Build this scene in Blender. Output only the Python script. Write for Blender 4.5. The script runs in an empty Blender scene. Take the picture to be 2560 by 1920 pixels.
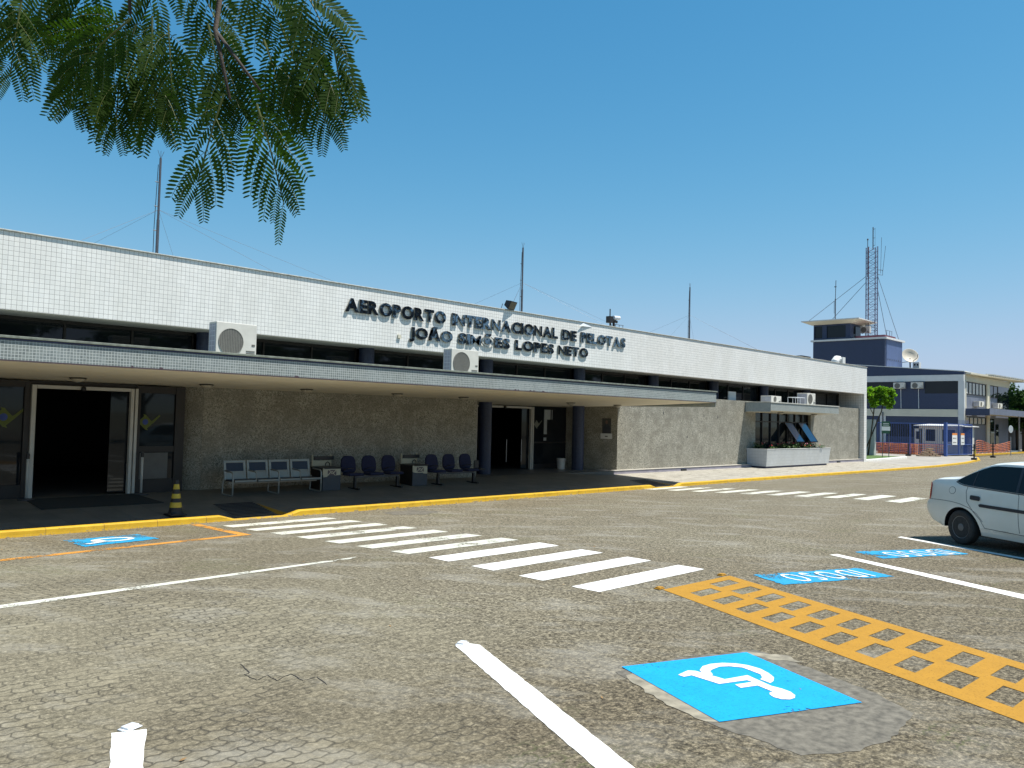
import bpy, bmesh, math, random
from mathutils import Vector, Matrix, noise
random.seed(7)
S = bpy.context.scene
PI = math.pi
R = math.radians

# ------------------------------------------------------------------ camera
H = 2.0
F_PX, CX, CY = 2069.0, 1280.0, 960.0
yaw, pitch, roll = R(43.9255), R(2.4348), 0.023496
fh = Vector((math.cos(yaw), math.sin(yaw), 0)); rt = Vector((math.sin(yaw), -math.cos(yaw), 0)); up = Vector((0, 0, 1))
fw = fh*math.cos(pitch) + up*math.sin(pitch)
dn = -(-fh*math.sin(pitch) + up*math.cos(pitch))
cr, sr = math.cos(roll), math.sin(roll)
ix = rt*cr - dn*sr
iy = rt*sr + dn*cr
cam = bpy.data.cameras.new('camera'); camo = bpy.data.objects.new('camera', cam); S.collection.objects.link(camo)
M = Matrix((ix, -iy, -fw)).transposed().to_4x4(); M.translation = Vector((0, 0, H))
camo.matrix_world = M
cam.sensor_width = 36; cam.lens = F_PX/2560*36; cam.clip_start = 0.05; cam.clip_end = 3000
S.camera = camo
S.render.resolution_x = 1024; S.render.resolution_y = 768

# ------------------------------------------------------------------ light
SUN = Vector((0.24, -0.335, 1.0)).normalized()          # direction towards the sun
sl = bpy.data.lights.new('sun', 'SUN'); sl.energy = 4.6; sl.angle = R(0.53); sl.color = (1.0, 0.965, 0.90)
so = bpy.data.objects.new('sun', sl); S.collection.objects.link(so)
so.rotation_euler = SUN.to_track_quat('Z', 'Y').to_euler(); so.location = (0, -20, 40)
W = bpy.data.worlds.new('World'); S.world = W; W.use_nodes = True
nt = W.node_tree; bg = nt.nodes['Background']
sky = nt.nodes.new('ShaderNodeTexSky'); sky.sky_type = 'NISHITA'; sky.sun_disc = False
sky.sun_elevation = math.asin(SUN.z); sky.sun_rotation = math.atan2(SUN.x, SUN.y)
sky.air_density = 1.0; sky.dust_density = 0.35; sky.ozone_density = 2.0
hs = nt.nodes.new('ShaderNodeHueSaturation'); hs.inputs['Saturation'].default_value = 1.34; hs.inputs['Hue'].default_value = .487
nt.links.new(sky.outputs[0], hs.inputs['Color']); 
def vm(op, a, b):
    n = nt.nodes.new('ShaderNodeVectorMath'); n.operation = op
    for k, v in ((0, a), (1, b)):
        if isinstance(v, tuple): n.inputs[k].default_value = v
        else: nt.links.new(v, n.inputs[k])
    return n.outputs[0]
hc = hs.outputs[0]                       # soft shoulder on the bright horizon: c / (1 + k c^2)
sq = vm('MULTIPLY', vm('MULTIPLY', hc, hc), (.027, .0205, .0105))
nt.links.new(vm('DIVIDE', vm('MULTIPLY', hc, (1.00, 1.08, 1.10)), vm('ADD', sq, (1, 1, 1))), bg.inputs[0]); bg.inputs[1].default_value = 0.098
S.view_settings.view_transform = 'Standard'; S.view_settings.look = 'None'
S.view_settings.exposure = 0.70; S.view_settings.gamma = 1.0

# ------------------------------------------------------------------ mesh helpers
COL = S.collection
class MB:
    def __init__(s): s.v = []; s.f = []; s.m = []; s.mi = 0
    def add(s, vs, fs):
        b = len(s.v); s.v += [tuple(p) for p in vs]; s.f += [tuple(i+b for i in f) for f in fs]; s.m += [s.mi]*len(fs); return s
    def box(s, x0, x1, y0, y1, z0, z1, M=None):
        vs = [Vector(p) for p in ((x0,y0,z0),(x1,y0,z0),(x1,y1,z0),(x0,y1,z0),(x0,y0,z1),(x1,y0,z1),(x1,y1,z1),(x0,y1,z1))]
        if M: vs = [M @ p for p in vs]
        return s.add(vs, [(0,3,2,1),(4,5,6,7),(0,1,5,4),(1,2,6,5),(2,3,7,6),(3,0,4,7)])
    def hexa(s, vs):      # 8 corners, bottom four then top four
        return s.add(vs, [(0,3,2,1),(4,5,6,7),(0,1,5,4),(1,2,6,5),(2,3,7,6),(3,0,4,7)])
    def tube(s, pts, r, n=8, cap=True):
        pts = [Vector(p) for p in pts]
        rs = r if isinstance(r, (list, tuple)) else [r]*len(pts)
        vs = []; fs = []
        ref = None
        for i, p in enumerate(pts):
            t = (pts[min(i+1, len(pts)-1)] - pts[max(i-1, 0)]).normalized()
            if ref is None:
                a = Vector((0, 0, 1)) if abs(t.z) < .9 else Vector((1, 0, 0))
                u = t.cross(a).normalized()
            else:
                u = (ref - t*ref.dot(t)).normalized()
            ref = u; w = t.cross(u)
            for k in range(n):
                an = 2*PI*k/n; vs.append(p + (u*math.cos(an) + w*math.sin(an))*rs[i])
        for i in range(len(pts)-1):
            for k in range(n):
                k2 = (k+1) % n; fs.append((i*n+k, i*n+k2, (i+1)*n+k2, (i+1)*n+k))
        if cap:
            fs.append(tuple(range(n))[::-1]); fs.append(tuple((len(pts)-1)*n+k for k in range(n)))
        return s.add(vs, fs)
    def prism(s, poly, d, M=None):     # 2D poly extruded along local z by d
        n = len(poly); vs = [Vector((x, y, 0)) for x, y in poly] + [Vector((x, y, d)) for x, y in poly]
        if M: vs = [M @ p for p in vs]
        return s.add(vs, [tuple(range(n))[::-1], tuple(range(n, 2*n))] + [(i, (i+1) % n, n+(i+1) % n, n+i) for i in range(n)])
    def lathe(s, prof, n=24, M=None):
        vs = []; fs = []
        for r, z in prof:
            for k in range(n): vs.append(Vector((r*math.cos(2*PI*k/n), r*math.sin(2*PI*k/n), z)))
        if M: vs = [M @ p for p in vs]
        for i in range(len(prof)-1):
            for k in range(n):
                k2 = (k+1) % n; fs.append((i*n+k, i*n+k2, (i+1)*n+k2, (i+1)*n+k))
        fs.append(tuple(range(n))[::-1]); fs.append(tuple((len(prof)-1)*n+k for k in range(n)))
        return s.add(vs, fs)
    def build(s, name, mat, parent=None, bevel=0, smooth=False, seg=2):
        me = bpy.data.meshes.new(name); me.from_pydata(s.v, [], s.f)
        mats = mat if isinstance(mat, (list, tuple)) else [mat]
        for m in mats: me.materials.append(m)
        if len(mats) > 1: me.polygons.foreach_set('material_index', s.m)
        if smooth: me.shade_smooth()
        me.update()
        o = bpy.data.objects.new(name, me); COL.objects.link(o)
        if parent:
            o.parent = parent
            o.matrix_parent_inverse = parent.matrix_basis.inverted() if False else Matrix()
        if bevel:
            b = o.modifiers.new('bevel', 'BEVEL'); b.width = bevel; b.segments = seg; b.limit_method = 'ANGLE'; b.angle_limit = R(40)
            if not smooth: b.harden_normals = False
        return o
def tag(o, label=None, cat=None, group=None, kind=None):
    if label: o['label'] = label
    if cat: o['category'] = cat
    if group: o['group'] = group
    if kind: o['kind'] = kind
    return o
def thing(name, label, cat, loc=(0, 0, 0), rz=0, group=None):
    o = bpy.data.objects.new(name, None); COL.objects.link(o); o.location = loc; o.rotation_euler = (0, 0, rz)
    o.empty_display_size = .2
    return tag(o, label, cat, group)
def copy_tree(o, parent=None):
    c = o.copy(); COL.objects.link(c); c.parent = parent
    for ch in list(o.children): copy_tree(ch, c)
    return c
def Tm(x, y, z, rz=0, rx=0, ry=0):
    return Matrix.Translation((x, y, z)) @ Matrix.Rotation(rz, 4, 'Z') @ Matrix.Rotation(rx, 4, 'X') @ Matrix.Rotation(ry, 4, 'Y')

# ------------------------------------------------------------------ materials
MAT = {}
class N:
    def __init__(s, name, rough=.6, metal=0, spec=.5):
        s.m = bpy.data.materials.new(name); s.m.use_nodes = True; s.t = s.m.node_tree
        s.b = s.t.nodes['Principled BSDF']; s.b.inputs['Roughness'].default_value = rough
        s.b.inputs['Metallic'].default_value = metal; s.b.inputs['Specular IOR Level'].default_value = spec
        MAT[name] = s.m
        g = s.t.nodes.new('ShaderNodeNewGeometry'); s.pos = g.outputs['Position']; s.geo = g
        tc = s.t.nodes.new('ShaderNodeTexCoord'); s.obj = tc.outputs['Object']
    def L(s, a, b): s.t.links.new(a, b)
    def val(s, sock, v):
        if hasattr(v, 'is_linked') or isinstance(v, bpy.types.NodeSocket): s.L(v, sock)
        else: sock.default_value = v
    def math(s, op, a, b=None, c=None, clamp=False):
        n = s.t.nodes.new('ShaderNodeMath'); n.operation = op; n.use_clamp = clamp
        s.val(n.inputs[0], a)
        if b is not None: s.val(n.inputs[1], b)
        if c is not None: s.val(n.inputs[2], c)
        return n.outputs[0]
    def sep(s, v):
        n = s.t.nodes.new('ShaderNodeSeparateXYZ'); s.L(v, n.inputs[0]); return n.outputs
    def comb(s, x=0, y=0, z=0):
        n = s.t.nodes.new('ShaderNodeCombineXYZ'); s.val(n.inputs[0], x); s.val(n.inputs[1], y); s.val(n.inputs[2], z); return n.outputs[0]
    def noise(s, scale, detail=4, rough=.55, vec=None, dist=0):
        n = s.t.nodes.new('ShaderNodeTexNoise'); n.inputs['Scale'].default_value = scale; n.inputs['Detail'].default_value = detail
        n.inputs['Roughness'].default_value = rough; n.inputs['Distortion'].default_value = dist
        s.L(vec if vec is not None else s.pos, n.inputs['Vector']); return n.outputs['Fac']
    def vor(s, scale, vec=None, feature='F1', out='Distance', rnd=1):
        n = s.t.nodes.new('ShaderNodeTexVoronoi'); n.feature = feature; n.inputs['Scale'].default_value = scale
        n.inputs['Randomness'].default_value = rnd
        s.L(vec if vec is not None else s.pos, n.inputs['Vector']); return n.outputs[out]
    def white(s, vec):
        n = s.t.nodes.new('ShaderNodeTexWhiteNoise'); s.L(vec, n.inputs['Vector']); return n.outputs['Value']
    def ramp(s, fac, stops, interp='LINEAR'):
        n = s.t.nodes.new('ShaderNodeValToRGB'); s.L(fac, n.inputs[0]); e = n.color_ramp.elements; n.color_ramp.interpolation = interp
        while len(e) < len(stops): e.new(.5)
        for el, (p, c) in zip(e, stops):
            el.position = p; el.color = (c, c, c, 1) if isinstance(c, (int, float)) else (*c, 1)
        return n.outputs[0]
    def mix(s, fac, a, b, mode='MIX'):
        n = s.t.nodes.new('ShaderNodeMix'); n.data_type = 'RGBA'; n.blend_type = mode
        s.val(n.inputs[0], fac)
        for k, v in ((6, a), (7, b)):
            if isinstance(v, tuple): n.inputs[k].default_value = (*v, 1) if len(v) == 3 else v
            else: s.L(v, n.inputs[k])
        return n.outputs[2]
    def color(s, c):
        if isinstance(c, tuple): s.b.inputs['Base Color'].default_value = (*c, 1)
        else: s.L(c, s.b.inputs['Base Color'])
        return s
    def bump(s, h, strength=.3, dist=.01):
        n = s.t.nodes.new('ShaderNodeBump'); n.inputs['Strength'].default_value = strength; n.inputs['Distance'].default_value = dist
        s.L(h, n.inputs['Height']); s.L(n.outputs[0], s.b.inputs['Normal']); return s
    def rough(s, v): s.L(v, s.b.inputs['Roughness']); return s
    def tiles(s, u, v, pu, pv, g, offs=0):
        # returns (mask 1 on tile / 0 on grout, random per tile)
        uu = s.math('DIVIDE', u, pu); vv = s.math('DIVIDE', v, pv)
        row = s.math('FLOOR', vv)
        if offs: uu = s.math('ADD', uu, s.math('MULTIPLY', s.math('MODULO', s.math('ABSOLUTE', row), 2.0), offs))
        fu = s.math('FRACT', uu); fv = s.math('FRACT', vv)
        a = s.math('MULTIPLY', s.math('GREATER_THAN', fu, g/pu), s.math('GREATER_THAN', fv, g/pv))
        return a, s.white(s.comb(s.math('FLOOR', uu), row, 0))

def plain(name, c, rough=.6, metal=0, spec=.5, var=.12, nscale=6, bump=0):
    n = N(name, rough, metal, spec)
    f = n.noise(nscale, 5)
    d = tuple(x*(1-var) for x in c); l = tuple(min(1, x*(1+var)) for x in c)
    n.color(n.ramp(f, [(.3, d), (.7, l)]))
    if bump: n.bump(n.noise(nscale*12, 3), bump, .004)
    return n.m

def m_paver():
    n = N('block_paving', .9, 0, .25)
    x, y, z = n.sep(n.pos)
    # interlocking blocks: rows along x, zig-zag joints
    tri = lambda a, p, k: n.math('MULTIPLY', n.math('PINGPONG', a, p), k)
    wob = n.noise(1.3, 2)
    yy = n.math('ADD', y, tri(x, .055, .42)); yy = n.math('ADD', yy, n.math('MULTIPLY', wob, .10))
    xx = n.math('ADD', x, tri(yy, .055, .40)); xx = n.math('ADD', xx, n.math('MULTIPLY', n.noise(.9, 2), .12))
    vv = n.math('DIVIDE', yy, .112); row = n.math('FLOOR', vv)
    uu = n.math('ADD', n.math('DIVIDE', xx, .225), n.math('MULTIPLY', n.math('MODULO', n.math('ABSOLUTE', row), 2.0), .5))
    fu = n.math('FRACT', uu); fv = n.math('FRACT', vv)
    du = n.math('MULTIPLY', n.math('MINIMUM', fu, n.math('SUBTRACT', 1.0, fu)), .225)
    dv = n.math('MULTIPLY', n.math('MINIMUM', fv, n.math('SUBTRACT', 1.0, fv)), .112)
    d = n.math('MINIMUM', du, dv)
    jw = n.math('MULTIPLY', n.noise(9, 4), .024)
    joint = n.math('SUBTRACT', 1.0, n.math('DIVIDE', d, n.math('ADD', jw, .0015)), clamp=True)     # 1 in the joint
    rnd = n.white(n.comb(n.math('FLOOR', uu), row, 0))
    big = n.noise(.22, 4, .6); mid = n.noise(1.1, 5, .62); patch = n.noise(.55, 5, .6, n.comb(n.math('ADD', x, 31.0), y, 3))
    grain = n.noise(75, 5, .78); grain2 = n.noise(240, 2, .8)
    vis = n.math('MULTIPLY', n.ramp(patch, [(.40, .18), (.56, 1.0)]), n.ramp(n.math('MULTIPLY', x, .1), [(.38, 1.0), (.62, .28)]))
    g3 = n.noise(34, 3, .7); g4 = n.noise(15, 4, .75, n.comb(y, x, 4))
    gg0 = n.math('ADD', n.math('ADD', n.math('MULTIPLY', grain, .28), n.math('MULTIPLY', g3, .38)), n.math('MULTIPLY', g4, .34))
    kb = n.math('ADD', 1.0, n.math('MULTIPLY', n.ramp(n.math('MULTIPLY', n.math('SUBTRACT', x, n.math('MULTIPLY', y, .6)), .1), [(.05, 0), (.30, 1)]), .55))
    gg = n.math('ADD', n.math('MULTIPLY', n.math('SUBTRACT', gg0, .5), kb), .5)
    base = n.ramp(gg, [(.38, (.04, .036, .028)), (.455, (.115, .108, .086)), (.50, (.19, .180, .147)), (.545, (.275, .262, .218)), (.62, (.48, .46, .39))])
    base = n.mix(n.ramp(grain2, [(.35, .6), (.52, 0)]), base, (.025, .021, .017))
    light = n.math('MULTIPLY', n.ramp(n.math('ADD', n.math('MULTIPLY', mid, .75), n.math('MULTIPLY', rnd, .16)), [(.42, .0), (.60, 1.0)]), vis)
    base = n.mix(n.math('MULTIPLY', light, .42), base, (.36, .345, .285))
    brown = n.ramp(big, [(.40, 0), (.62, 1)])
    base = n.mix(n.math('MULTIPLY', brown, .42), base, n.mix(1.0, base, (.72, .66, .60), 'MULTIPLY'))
    # a darker, more worn strip in the bays
    bay = n.ramp(n.math('MULTIPLY', n.math('ADD', y, n.math('MULTIPLY', mid, 2.0)), .1), [(.45, 1), (.75, 0)])
    base = n.mix(n.math('MULTIPLY', bay, .55), base, n.mix(1.0, base, (.58, .53, .47), 'MULTIPLY'))
    base = n.mix(1.0, base, (.86, .795, .66), 'MULTIPLY')
    lft = n.ramp(n.math('ADD', n.math('MULTIPLY', x, .08), n.math('MULTIPLY', big, .9)), [(.30, 1), (.85, 0)])
    base = n.mix(n.math('MULTIPLY', lft, .32), base, (.31, .285, .20))
    scf = n.noise(1.0, 6, .68, n.comb(n.math('MULTIPLY', n.math('ADD', x, n.math('MULTIPLY', y, .5)), 1.5), n.math('MULTIPLY', y, .8), 7))
    base = n.mix(n.math('MULTIPLY', n.ramp(scf, [(.50, 0), (.66, 1)]), .34), base, (.33, .315, .27))
    jd = n.math('MULTIPLY', joint, n.math('MULTIPLY', vis, .88))
    base = n.mix(jd, base, (.045, .04, .03))
    green = n.math('MULTIPLY', joint, n.ramp(n.noise(.7, 3, .5, n.comb(y, x, 9)), [(.60, 0), (.68, .5)]))
    base = n.mix(green, base, (.09, .11, .03))
    n.color(base)
    hgt = n.math('ADD', n.math('MULTIPLY', grain, .35), n.math('MULTIPLY', n.math('SUBTRACT', 1.0, n.math('MULTIPLY', joint, vis)), .9))
    n.bump(hgt, .55, .008)
    return n.m
m_paver()

def m_paint(name, c, wear=.5, rough=.75, wscale=30, lo=.40):
    # road paint: worn holes let the paving show through
    n = N(name, rough, 0, .3)
    w = n.noise(wscale, 6, .72); w2 = n.noise(2.2, 4, .6)
    v = n.math('ADD', w, n.math('MULTIPLY', n.math('SUBTRACT', w2, .5), wear))
    d = tuple(x*.86 for x in c)
    col = n.mix(n.ramp(n.noise(5, 5, .6), [(.35, .8), (.65, 0)]), c, d)
    col = n.mix(n.ramp(n.noise(42, 4, .75), [(.36, .8), (.455, 0)]), col, tuple(x*.62 for x in c))
    n.color(col)
    mask = n.math('GREATER_THAN', v, lo-.06)
    tr = n.t.nodes.new('ShaderNodeBsdfTransparent'); mx = n.t.nodes.new('ShaderNodeMixShader')
    n.L(mask, mx.inputs[0]); n.L(tr.outputs[0], mx.inputs[1]); n.L(n.b.outputs[0], mx.inputs[2])
    n.L(mx.outputs[0], n.t.nodes['Material Output'].inputs[0])
    n.bump(n.noise(75, 4, .75), .35, .005)
    return n.m
m_paint('white_road_paint', (.74, .73, .68), .5, lo=.36)
m_paint('worn_white_road_paint', (.60, .59, .50), .9, lo=.45)
m_paint('worn_white_letter_paint', (.80, .80, .76), 1.0, lo=.41)
m_paint('blue_road_paint', (.004, .31, .66), .6, lo=.36, rough=.6)
m_paint('worn_blue_road_paint', (.02, .28, .50), 1.2, lo=.45)
m_paint('orange_road_paint', (.385, .196, .016), .4, lo=.33)
m_paint('worn_orange_road_paint', (.55, .25, .045), 1.0, lo=.48)

def m_kerb():
    n = N('yellow_kerb_paint', .7, 0, .3); x, y, z = n.sep(n.pos)
    c = n.ramp(n.noise(4, 5, .6), [(.3, (.46, .27, .015)), (.7, (.60, .37, .022))])
    c = n.mix(n.ramp(n.noise(22, 5, .7), [(.30, .8), (.40, 0)]), c, (.12, .09, .05))
    j = n.math('LESS_THAN', n.math('FRACT', n.math('DIVIDE', x, .98)), .012)
    c = n.mix(n.math('MULTIPLY', j, .7), c, (.12, .08, .03))
    fl = n.math('MULTIPLY', n.ramp(z, [(0, 1), (1, 1)]), n.ramp(n.noise(8, 5, .7), [(.52, 0), (.60, .9)]))
    low = n.math('LESS_THAN', z, n.math('ADD', -.215, n.math('MULTIPLY', n.noise(14, 3), .05)))
    c = n.mix(n.math('MULTIPLY', low, fl), c, (.22, .18, .12))
    n.color(c); n.bump(n.noise(35, 4), .3, .006)
m_kerb()

def m_sidewalk():
    n = N('concrete_slab_paving', .85, 0, .3); x, y, z = n.sep(n.pos)
    t, r = n.tiles(x, y, .5, .5, .008)
    c = n.ramp(n.noise(1.6, 6, .65), [(.3, (.30, .275, .225)), (.7, (.42, .39, .325))])
    c = n.mix(n.math('MULTIPLY', r, .25), c, (.25, .23, .19))
    c = n.mix(n.ramp(n.noise(60, 3, .7), [(.35, .45), (.5, 0)]), c, (.13, .12, .10))
    st = n.ramp(n.noise(3.5, 6, .7, n.comb(n.math('MULTIPLY', x, .35), n.math('MULTIPLY', y, 2.2), 0)), [(.38, .75), (.47, 0)])
    c = n.mix(st, c, (.12, .105, .085))
    c = n.mix(n.math('SUBTRACT', 1.0, t), c, (.11, .10, .08))
    n.color(c); n.bump(n.math('ADD', t, n.math('MULTIPLY', n.noise(50, 3), .3)), .25, .005)
m_sidewalk()
def m_entr():
    n = N('dark_stone_paving', .55, 0, .4); x, y, z = n.sep(n.pos)
    t, r = n.tiles(x, y, .6, .6, .007)
    c = n.ramp(n.noise(2.0, 6, .65), [(.3, (.105, .100, .088)), (.7, (.17, .16, .14))])
    c = n.mix(n.math('MULTIPLY', r, .35), c, (.08, .075, .065))
    c = n.mix(n.math('SUBTRACT', 1.0, t), c, (.05, .045, .04))
    n.color(c); n.bump(t, .15, .003)
m_entr()

def m_walltile(name, c1, c2, grout, p, g, axes='XZ', rough=.35, offs=0, rv=.25, stain=.25):
    n = N(name, rough, 0, .5); x, y, z = n.sep(n.pos)
    u = {'X': x, 'Y': y}[axes[0]]; v = z if axes[1] == 'Z' else y
    t, r = n.tiles(u, v, p, p, g, offs)
    c = n.mix(r, c1, c2)
    c = n.mix(n.math('MULTIPLY', n.ramp(n.noise(1.2, 6, .65, n.comb(x, y, n.math('MULTIPLY', z, .4))), [(.42, 1), (.6, 0)]), stain), c, n.mix(1.0, c, (.70, .68, .62), 'MULTIPLY'))
    c = n.mix(n.math('SUBTRACT', 1.0, t), c, grout)
    n.color(c); n.bump(n.math('ADD', t, n.math('MULTIPLY', r, .25)), .25, .003)
    n.rough(n.math('ADD', n.math('MULTIPLY', n.math('SUBTRACT', 1.0, t), .5), rough))
    return n.m
m_walltile('white_wall_tile', (.79, .78, .74), (.73, .725, .69), (.22, .205, .205), .100, .0060, stain=.22)
m_walltile('white_side_tile', (.79, .78, .74), (.73, .725, .69), (.13, .115, .12), .100, .0075, axes='YZ', stain=.2)
m_walltile('grey_blue_mosaic', (.165, .190, .190), (.24, .27, .262), (.44, .47, .45), .052, .0085, stain=.5)
m_walltile('grey_blue_side_mosaic', (.165, .205, .225), (.245, .285, .295), (.46, .50, .49), .052, .0085, axes='YZ', stain=.45)
m_walltile('planter_tile', (.51, .53, .53), (.48, .50, .50), (.33, .345, .37), .15, .006, stain=.25)
m_walltile('planter_side_tile', (.50, .53, .57), (.47, .50, .54), (.28, .295, .32), .15, .006, axes='YZ', stain=.25)
m_walltile('navy_mosaic', (.017, .026, .068), (.028, .042, .095), (.055, .07, .12), .04, .005, axes='YZ', rough=.4, stain=.3)
m_walltile('navy_front_mosaic', (.017, .026, .068), (.028, .042, .095), (.055, .07, .12), .04, .005, axes='XZ', rough=.4, stain=.3)
m_walltile('faded_blue_mosaic', (.055, .09, .20), (.075, .115, .24), (.11, .15, .27), .04, .004, axes='XZ', rough=.5, stain=.5)
m_walltile('grey_blue_wall', (.12, .14, .20), (.15, .17, .23), (.16, .18, .24), .04, .004, axes='XZ', rough=.5, stain=.6)

def m_granite():
    n = N('granite_cladding', .55, 0, .4); x, y, z = n.sep(n.pos)
    t, r = n.tiles(n.math('ADD', x, .23), n.math('ADD', z, -.145), 1.28, .495, .004, .43)
    sp = n.noise(36, 3, .75); cl = n.noise(2.3, 5, .65); sp2 = n.vor(44)
    c = n.ramp(sp, [(.34, (.035, .032, .025)), (.43, (.18, .168, .132)), (.51, (.335, .318, .258)), (.66, (.50, .48, .40))])
    c = n.mix(n.ramp(sp2, [(.16, .75), (.28, 0)]), c, (.05, .045, .035))
    c = n.mix(n.math('MULTIPLY', n.ramp(cl, [(.38, 1), (.55, 0)]), .6), c, (.17, .155, .12))
    c = n.mix(n.math('MULTIPLY', n.ramp(n.noise(3.1, 6, .7, n.comb(z, x, y)), [(.56, 0), (.70, 1)]), .5), c, (.47, .455, .39))
    c = n.mix(n.math('MULTIPLY', r, .30), c, (.17, .16, .13))
    seam = n.math('MULTIPLY', n.math('SUBTRACT', 1.0, t), n.ramp(n.noise(1.7, 3, .5), [(.47, 0), (.55, .85)]))
    c = n.mix(seam, c, (.06, .05, .04))
    n.color(c); n.bump(n.math('ADD', sp, t), .15, .004)
m_granite()

def m_metal_letters():
    n = N('painted_reflection_steel', .25, .85, .5)
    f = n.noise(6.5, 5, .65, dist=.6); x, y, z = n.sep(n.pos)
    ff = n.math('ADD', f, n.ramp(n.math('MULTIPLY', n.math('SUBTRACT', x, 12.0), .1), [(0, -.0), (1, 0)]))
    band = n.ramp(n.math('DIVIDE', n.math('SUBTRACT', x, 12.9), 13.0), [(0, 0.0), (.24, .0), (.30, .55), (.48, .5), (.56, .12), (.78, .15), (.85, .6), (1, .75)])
    k = n.ramp(n.math('ADD', f, n.math('MULTIPLY', band, .22)), [(.47, (.012, .013, .016)), (.58, (.035, .045, .055)), (.66, (.22, .30, .36))])  # pale blue sky reflections painted into the dark steel, banded along x
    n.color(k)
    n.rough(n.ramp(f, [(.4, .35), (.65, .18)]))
m_metal_letters()

def m_glass(name, tint=(.012, .016, .02), rough=.03):
    n = N(name, rough, 0, .5); n.color(tint); n.b.inputs['Specular IOR Level'].default_value = .28; return n.m
m_glass('dark_window_glass')
def m_clear(name, alpha=.5, c=(.02, .025, .03)):
    n = N(name, .02, 0, .5); n.color(c)
    tr = n.t.nodes.new('ShaderNodeBsdfTransparent'); tr.inputs[0].default_value = (.55, .60, .60, 1)
    mx = n.t.nodes.new('ShaderNodeMixShader'); mx.inputs[0].default_value = alpha
    fr = n.t.nodes.new('ShaderNodeFresnel'); fr.inputs[0].default_value = 1.5
    gl = n.t.nodes.new('ShaderNodeBsdfGlossy'); gl.inputs['Roughness'].default_value = .02
    m2 = n.t.nodes.new('ShaderNodeMixShader'); n.L(fr.outputs[0], m2.inputs[0]); n.L(tr.outputs[0], m2.inputs[1]); n.L(gl.outputs[0], m2.inputs[2])
    n.L(m2.outputs[0], n.t.nodes['Material Output'].inputs[0]); return n.m
m_clear('clear_door_glass')
plain('tinted_blue_glass', (.05, .13, .28), .08, 0, .8, .05)
plain('soffit_paint', (.78, .72, .58), .8, var=.06, nscale=1.5)
plain('white_paint', (.62, .62, .60), .6, var=.05, nscale=2)
plain('cream_paint', (.60, .56, .44), .7, var=.06, nscale=1)
plain('white_metal', (.62, .64, .66), .35, var=.05)
plain('pale_frame_metal', (.50, .49, .45), .4, var=.05)
plain('ac_plastic', (.60, .58, .52), .5, var=.07, nscale=5)
plain('ac_grey_side', (.36, .36, .42), .5, var=.06)
plain('grille_grey', (.24, .23, .20), .6)
plain('ac_grille', (.13, .125, .11), .6, var=.15, nscale=20)
plain('black_plastic', (.012, .012, .014), .4)
plain('dark_frame', (.014, .011, .010), .5)
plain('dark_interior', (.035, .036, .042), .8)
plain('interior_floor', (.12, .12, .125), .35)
plain('letter_return', (.20, .20, .17), .5, .3, var=.3)
plain('steel', (.35, .36, .37), .3, .8)
plain('steel_dark', (.10, .105, .12), .5, .5)
plain('coping_concrete', (.42, .42, .38), .85, var=.25, nscale=9, bump=.3)
plain('canopy_coping', (.17, .19, .155), .7, var=.35, nscale=7)
plain('navy_trim', (.03, .035, .09), .5)
plain('brown_trim', (.06, .04, .05), .7)
plain('ledge_stone', (.42, .39, .33), .7, var=.15, nscale=5, bump=.2)
plain('ledge_riser', (.28, .26, .30), .7, var=.15, nscale=4)
plain('navy_fabric', (.012, .014, .045), .9, nscale=40, var=.3, bump=.2)
plain('navy_vinyl', (.012, .018, .04), .45)
plain('bench_metal', (.30, .295, .265), .4, .3, var=.08)
plain('desk_grey', (.05, .055, .065), .5, var=.1)
plain('desk_cream', (.50, .44, .31), .6, var=.06, nscale=8)
plain('desk_brown', (.12, .08, .08), .6)
plain('cone_black', (.015, .013, .014), .6)
plain('cone_yellow', (.42, .32, .03), .6, var=.15, nscale=14)
plain('door_mat', (.018, .022, .022), .95, nscale=60, var=.4, bump=.3)
plain('emblem_yellow', (.085, .11, .012), .6)
plain('emblem_blue', (.03, .06, .25), .6)
plain('red_flower', (.55, .025, .035), .7, var=.3, nscale=20)
plain('pink_flower', (.72, .32, .38), .7, var=.2, nscale=20)
plain('plant_leaf', (.045, .10, .018), .6, var=.4, nscale=20)
plain('rubber', (.035, .033, .030), .85, var=.3, nscale=30)
plain('wheel_steel', (.14, .14, .135), .5, .2, var=.2)
plain('car_trim', (.02, .022, .028), .5)
plain('blue_fence_paint', (.045, .095, .30), .5, var=.15)
plain('booth_white', (.58, .56, .50), .6, var=.05)
plain('maroon_paint', (.13, .04, .06), .7)
plain('lattice_paint', (.16, .14, .22), .6, .2, var=.15)
plain('dish_beige', (.50, .45, .36), .6, var=.06)
plain('orange_mesh', (.60, .20, .10), .8, var=.2)
plain('brick_block', (.34, .24, .15), .9, var=.25, nscale=5, bump=.3)
plain('sign_green', (.02, .09, .05), .5)
plain('sign_white', (.75, .75, .72), .5, var=.02)
plain('sign_orange', (.75, .25, .05), .5)
plain('grey_plaster', (.40, .41, .39), .8, var=.08, nscale=1.5)
plain('terracotta_stock', (.40, .15, .06), .9, var=.3, nscale=3)
plain('white_kerb_paint', (.66, .65, .60), .8, var=.15, nscale=8)
plain('bark', (.055, .042, .03), .9, var=.3, nscale=20, bump=.5)
plain('twig_green', (.09, .11, .02), .6, var=.2)
plain('portrait_dark', (.03, .035, .045), .5)
plain('portrait_skin', (.16, .10, .07), .6)
plain('dirt_ground', (.13, .12, .07), .95, var=.4, nscale=.5, bump=.3)
plain('bare_forecourt', (.30, .275, .235), .9, var=.22, nscale=.8, bump=.3)
plain('lawn', (.07, .12, .025), .95, var=.4, nscale=8, bump=.5)
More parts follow.
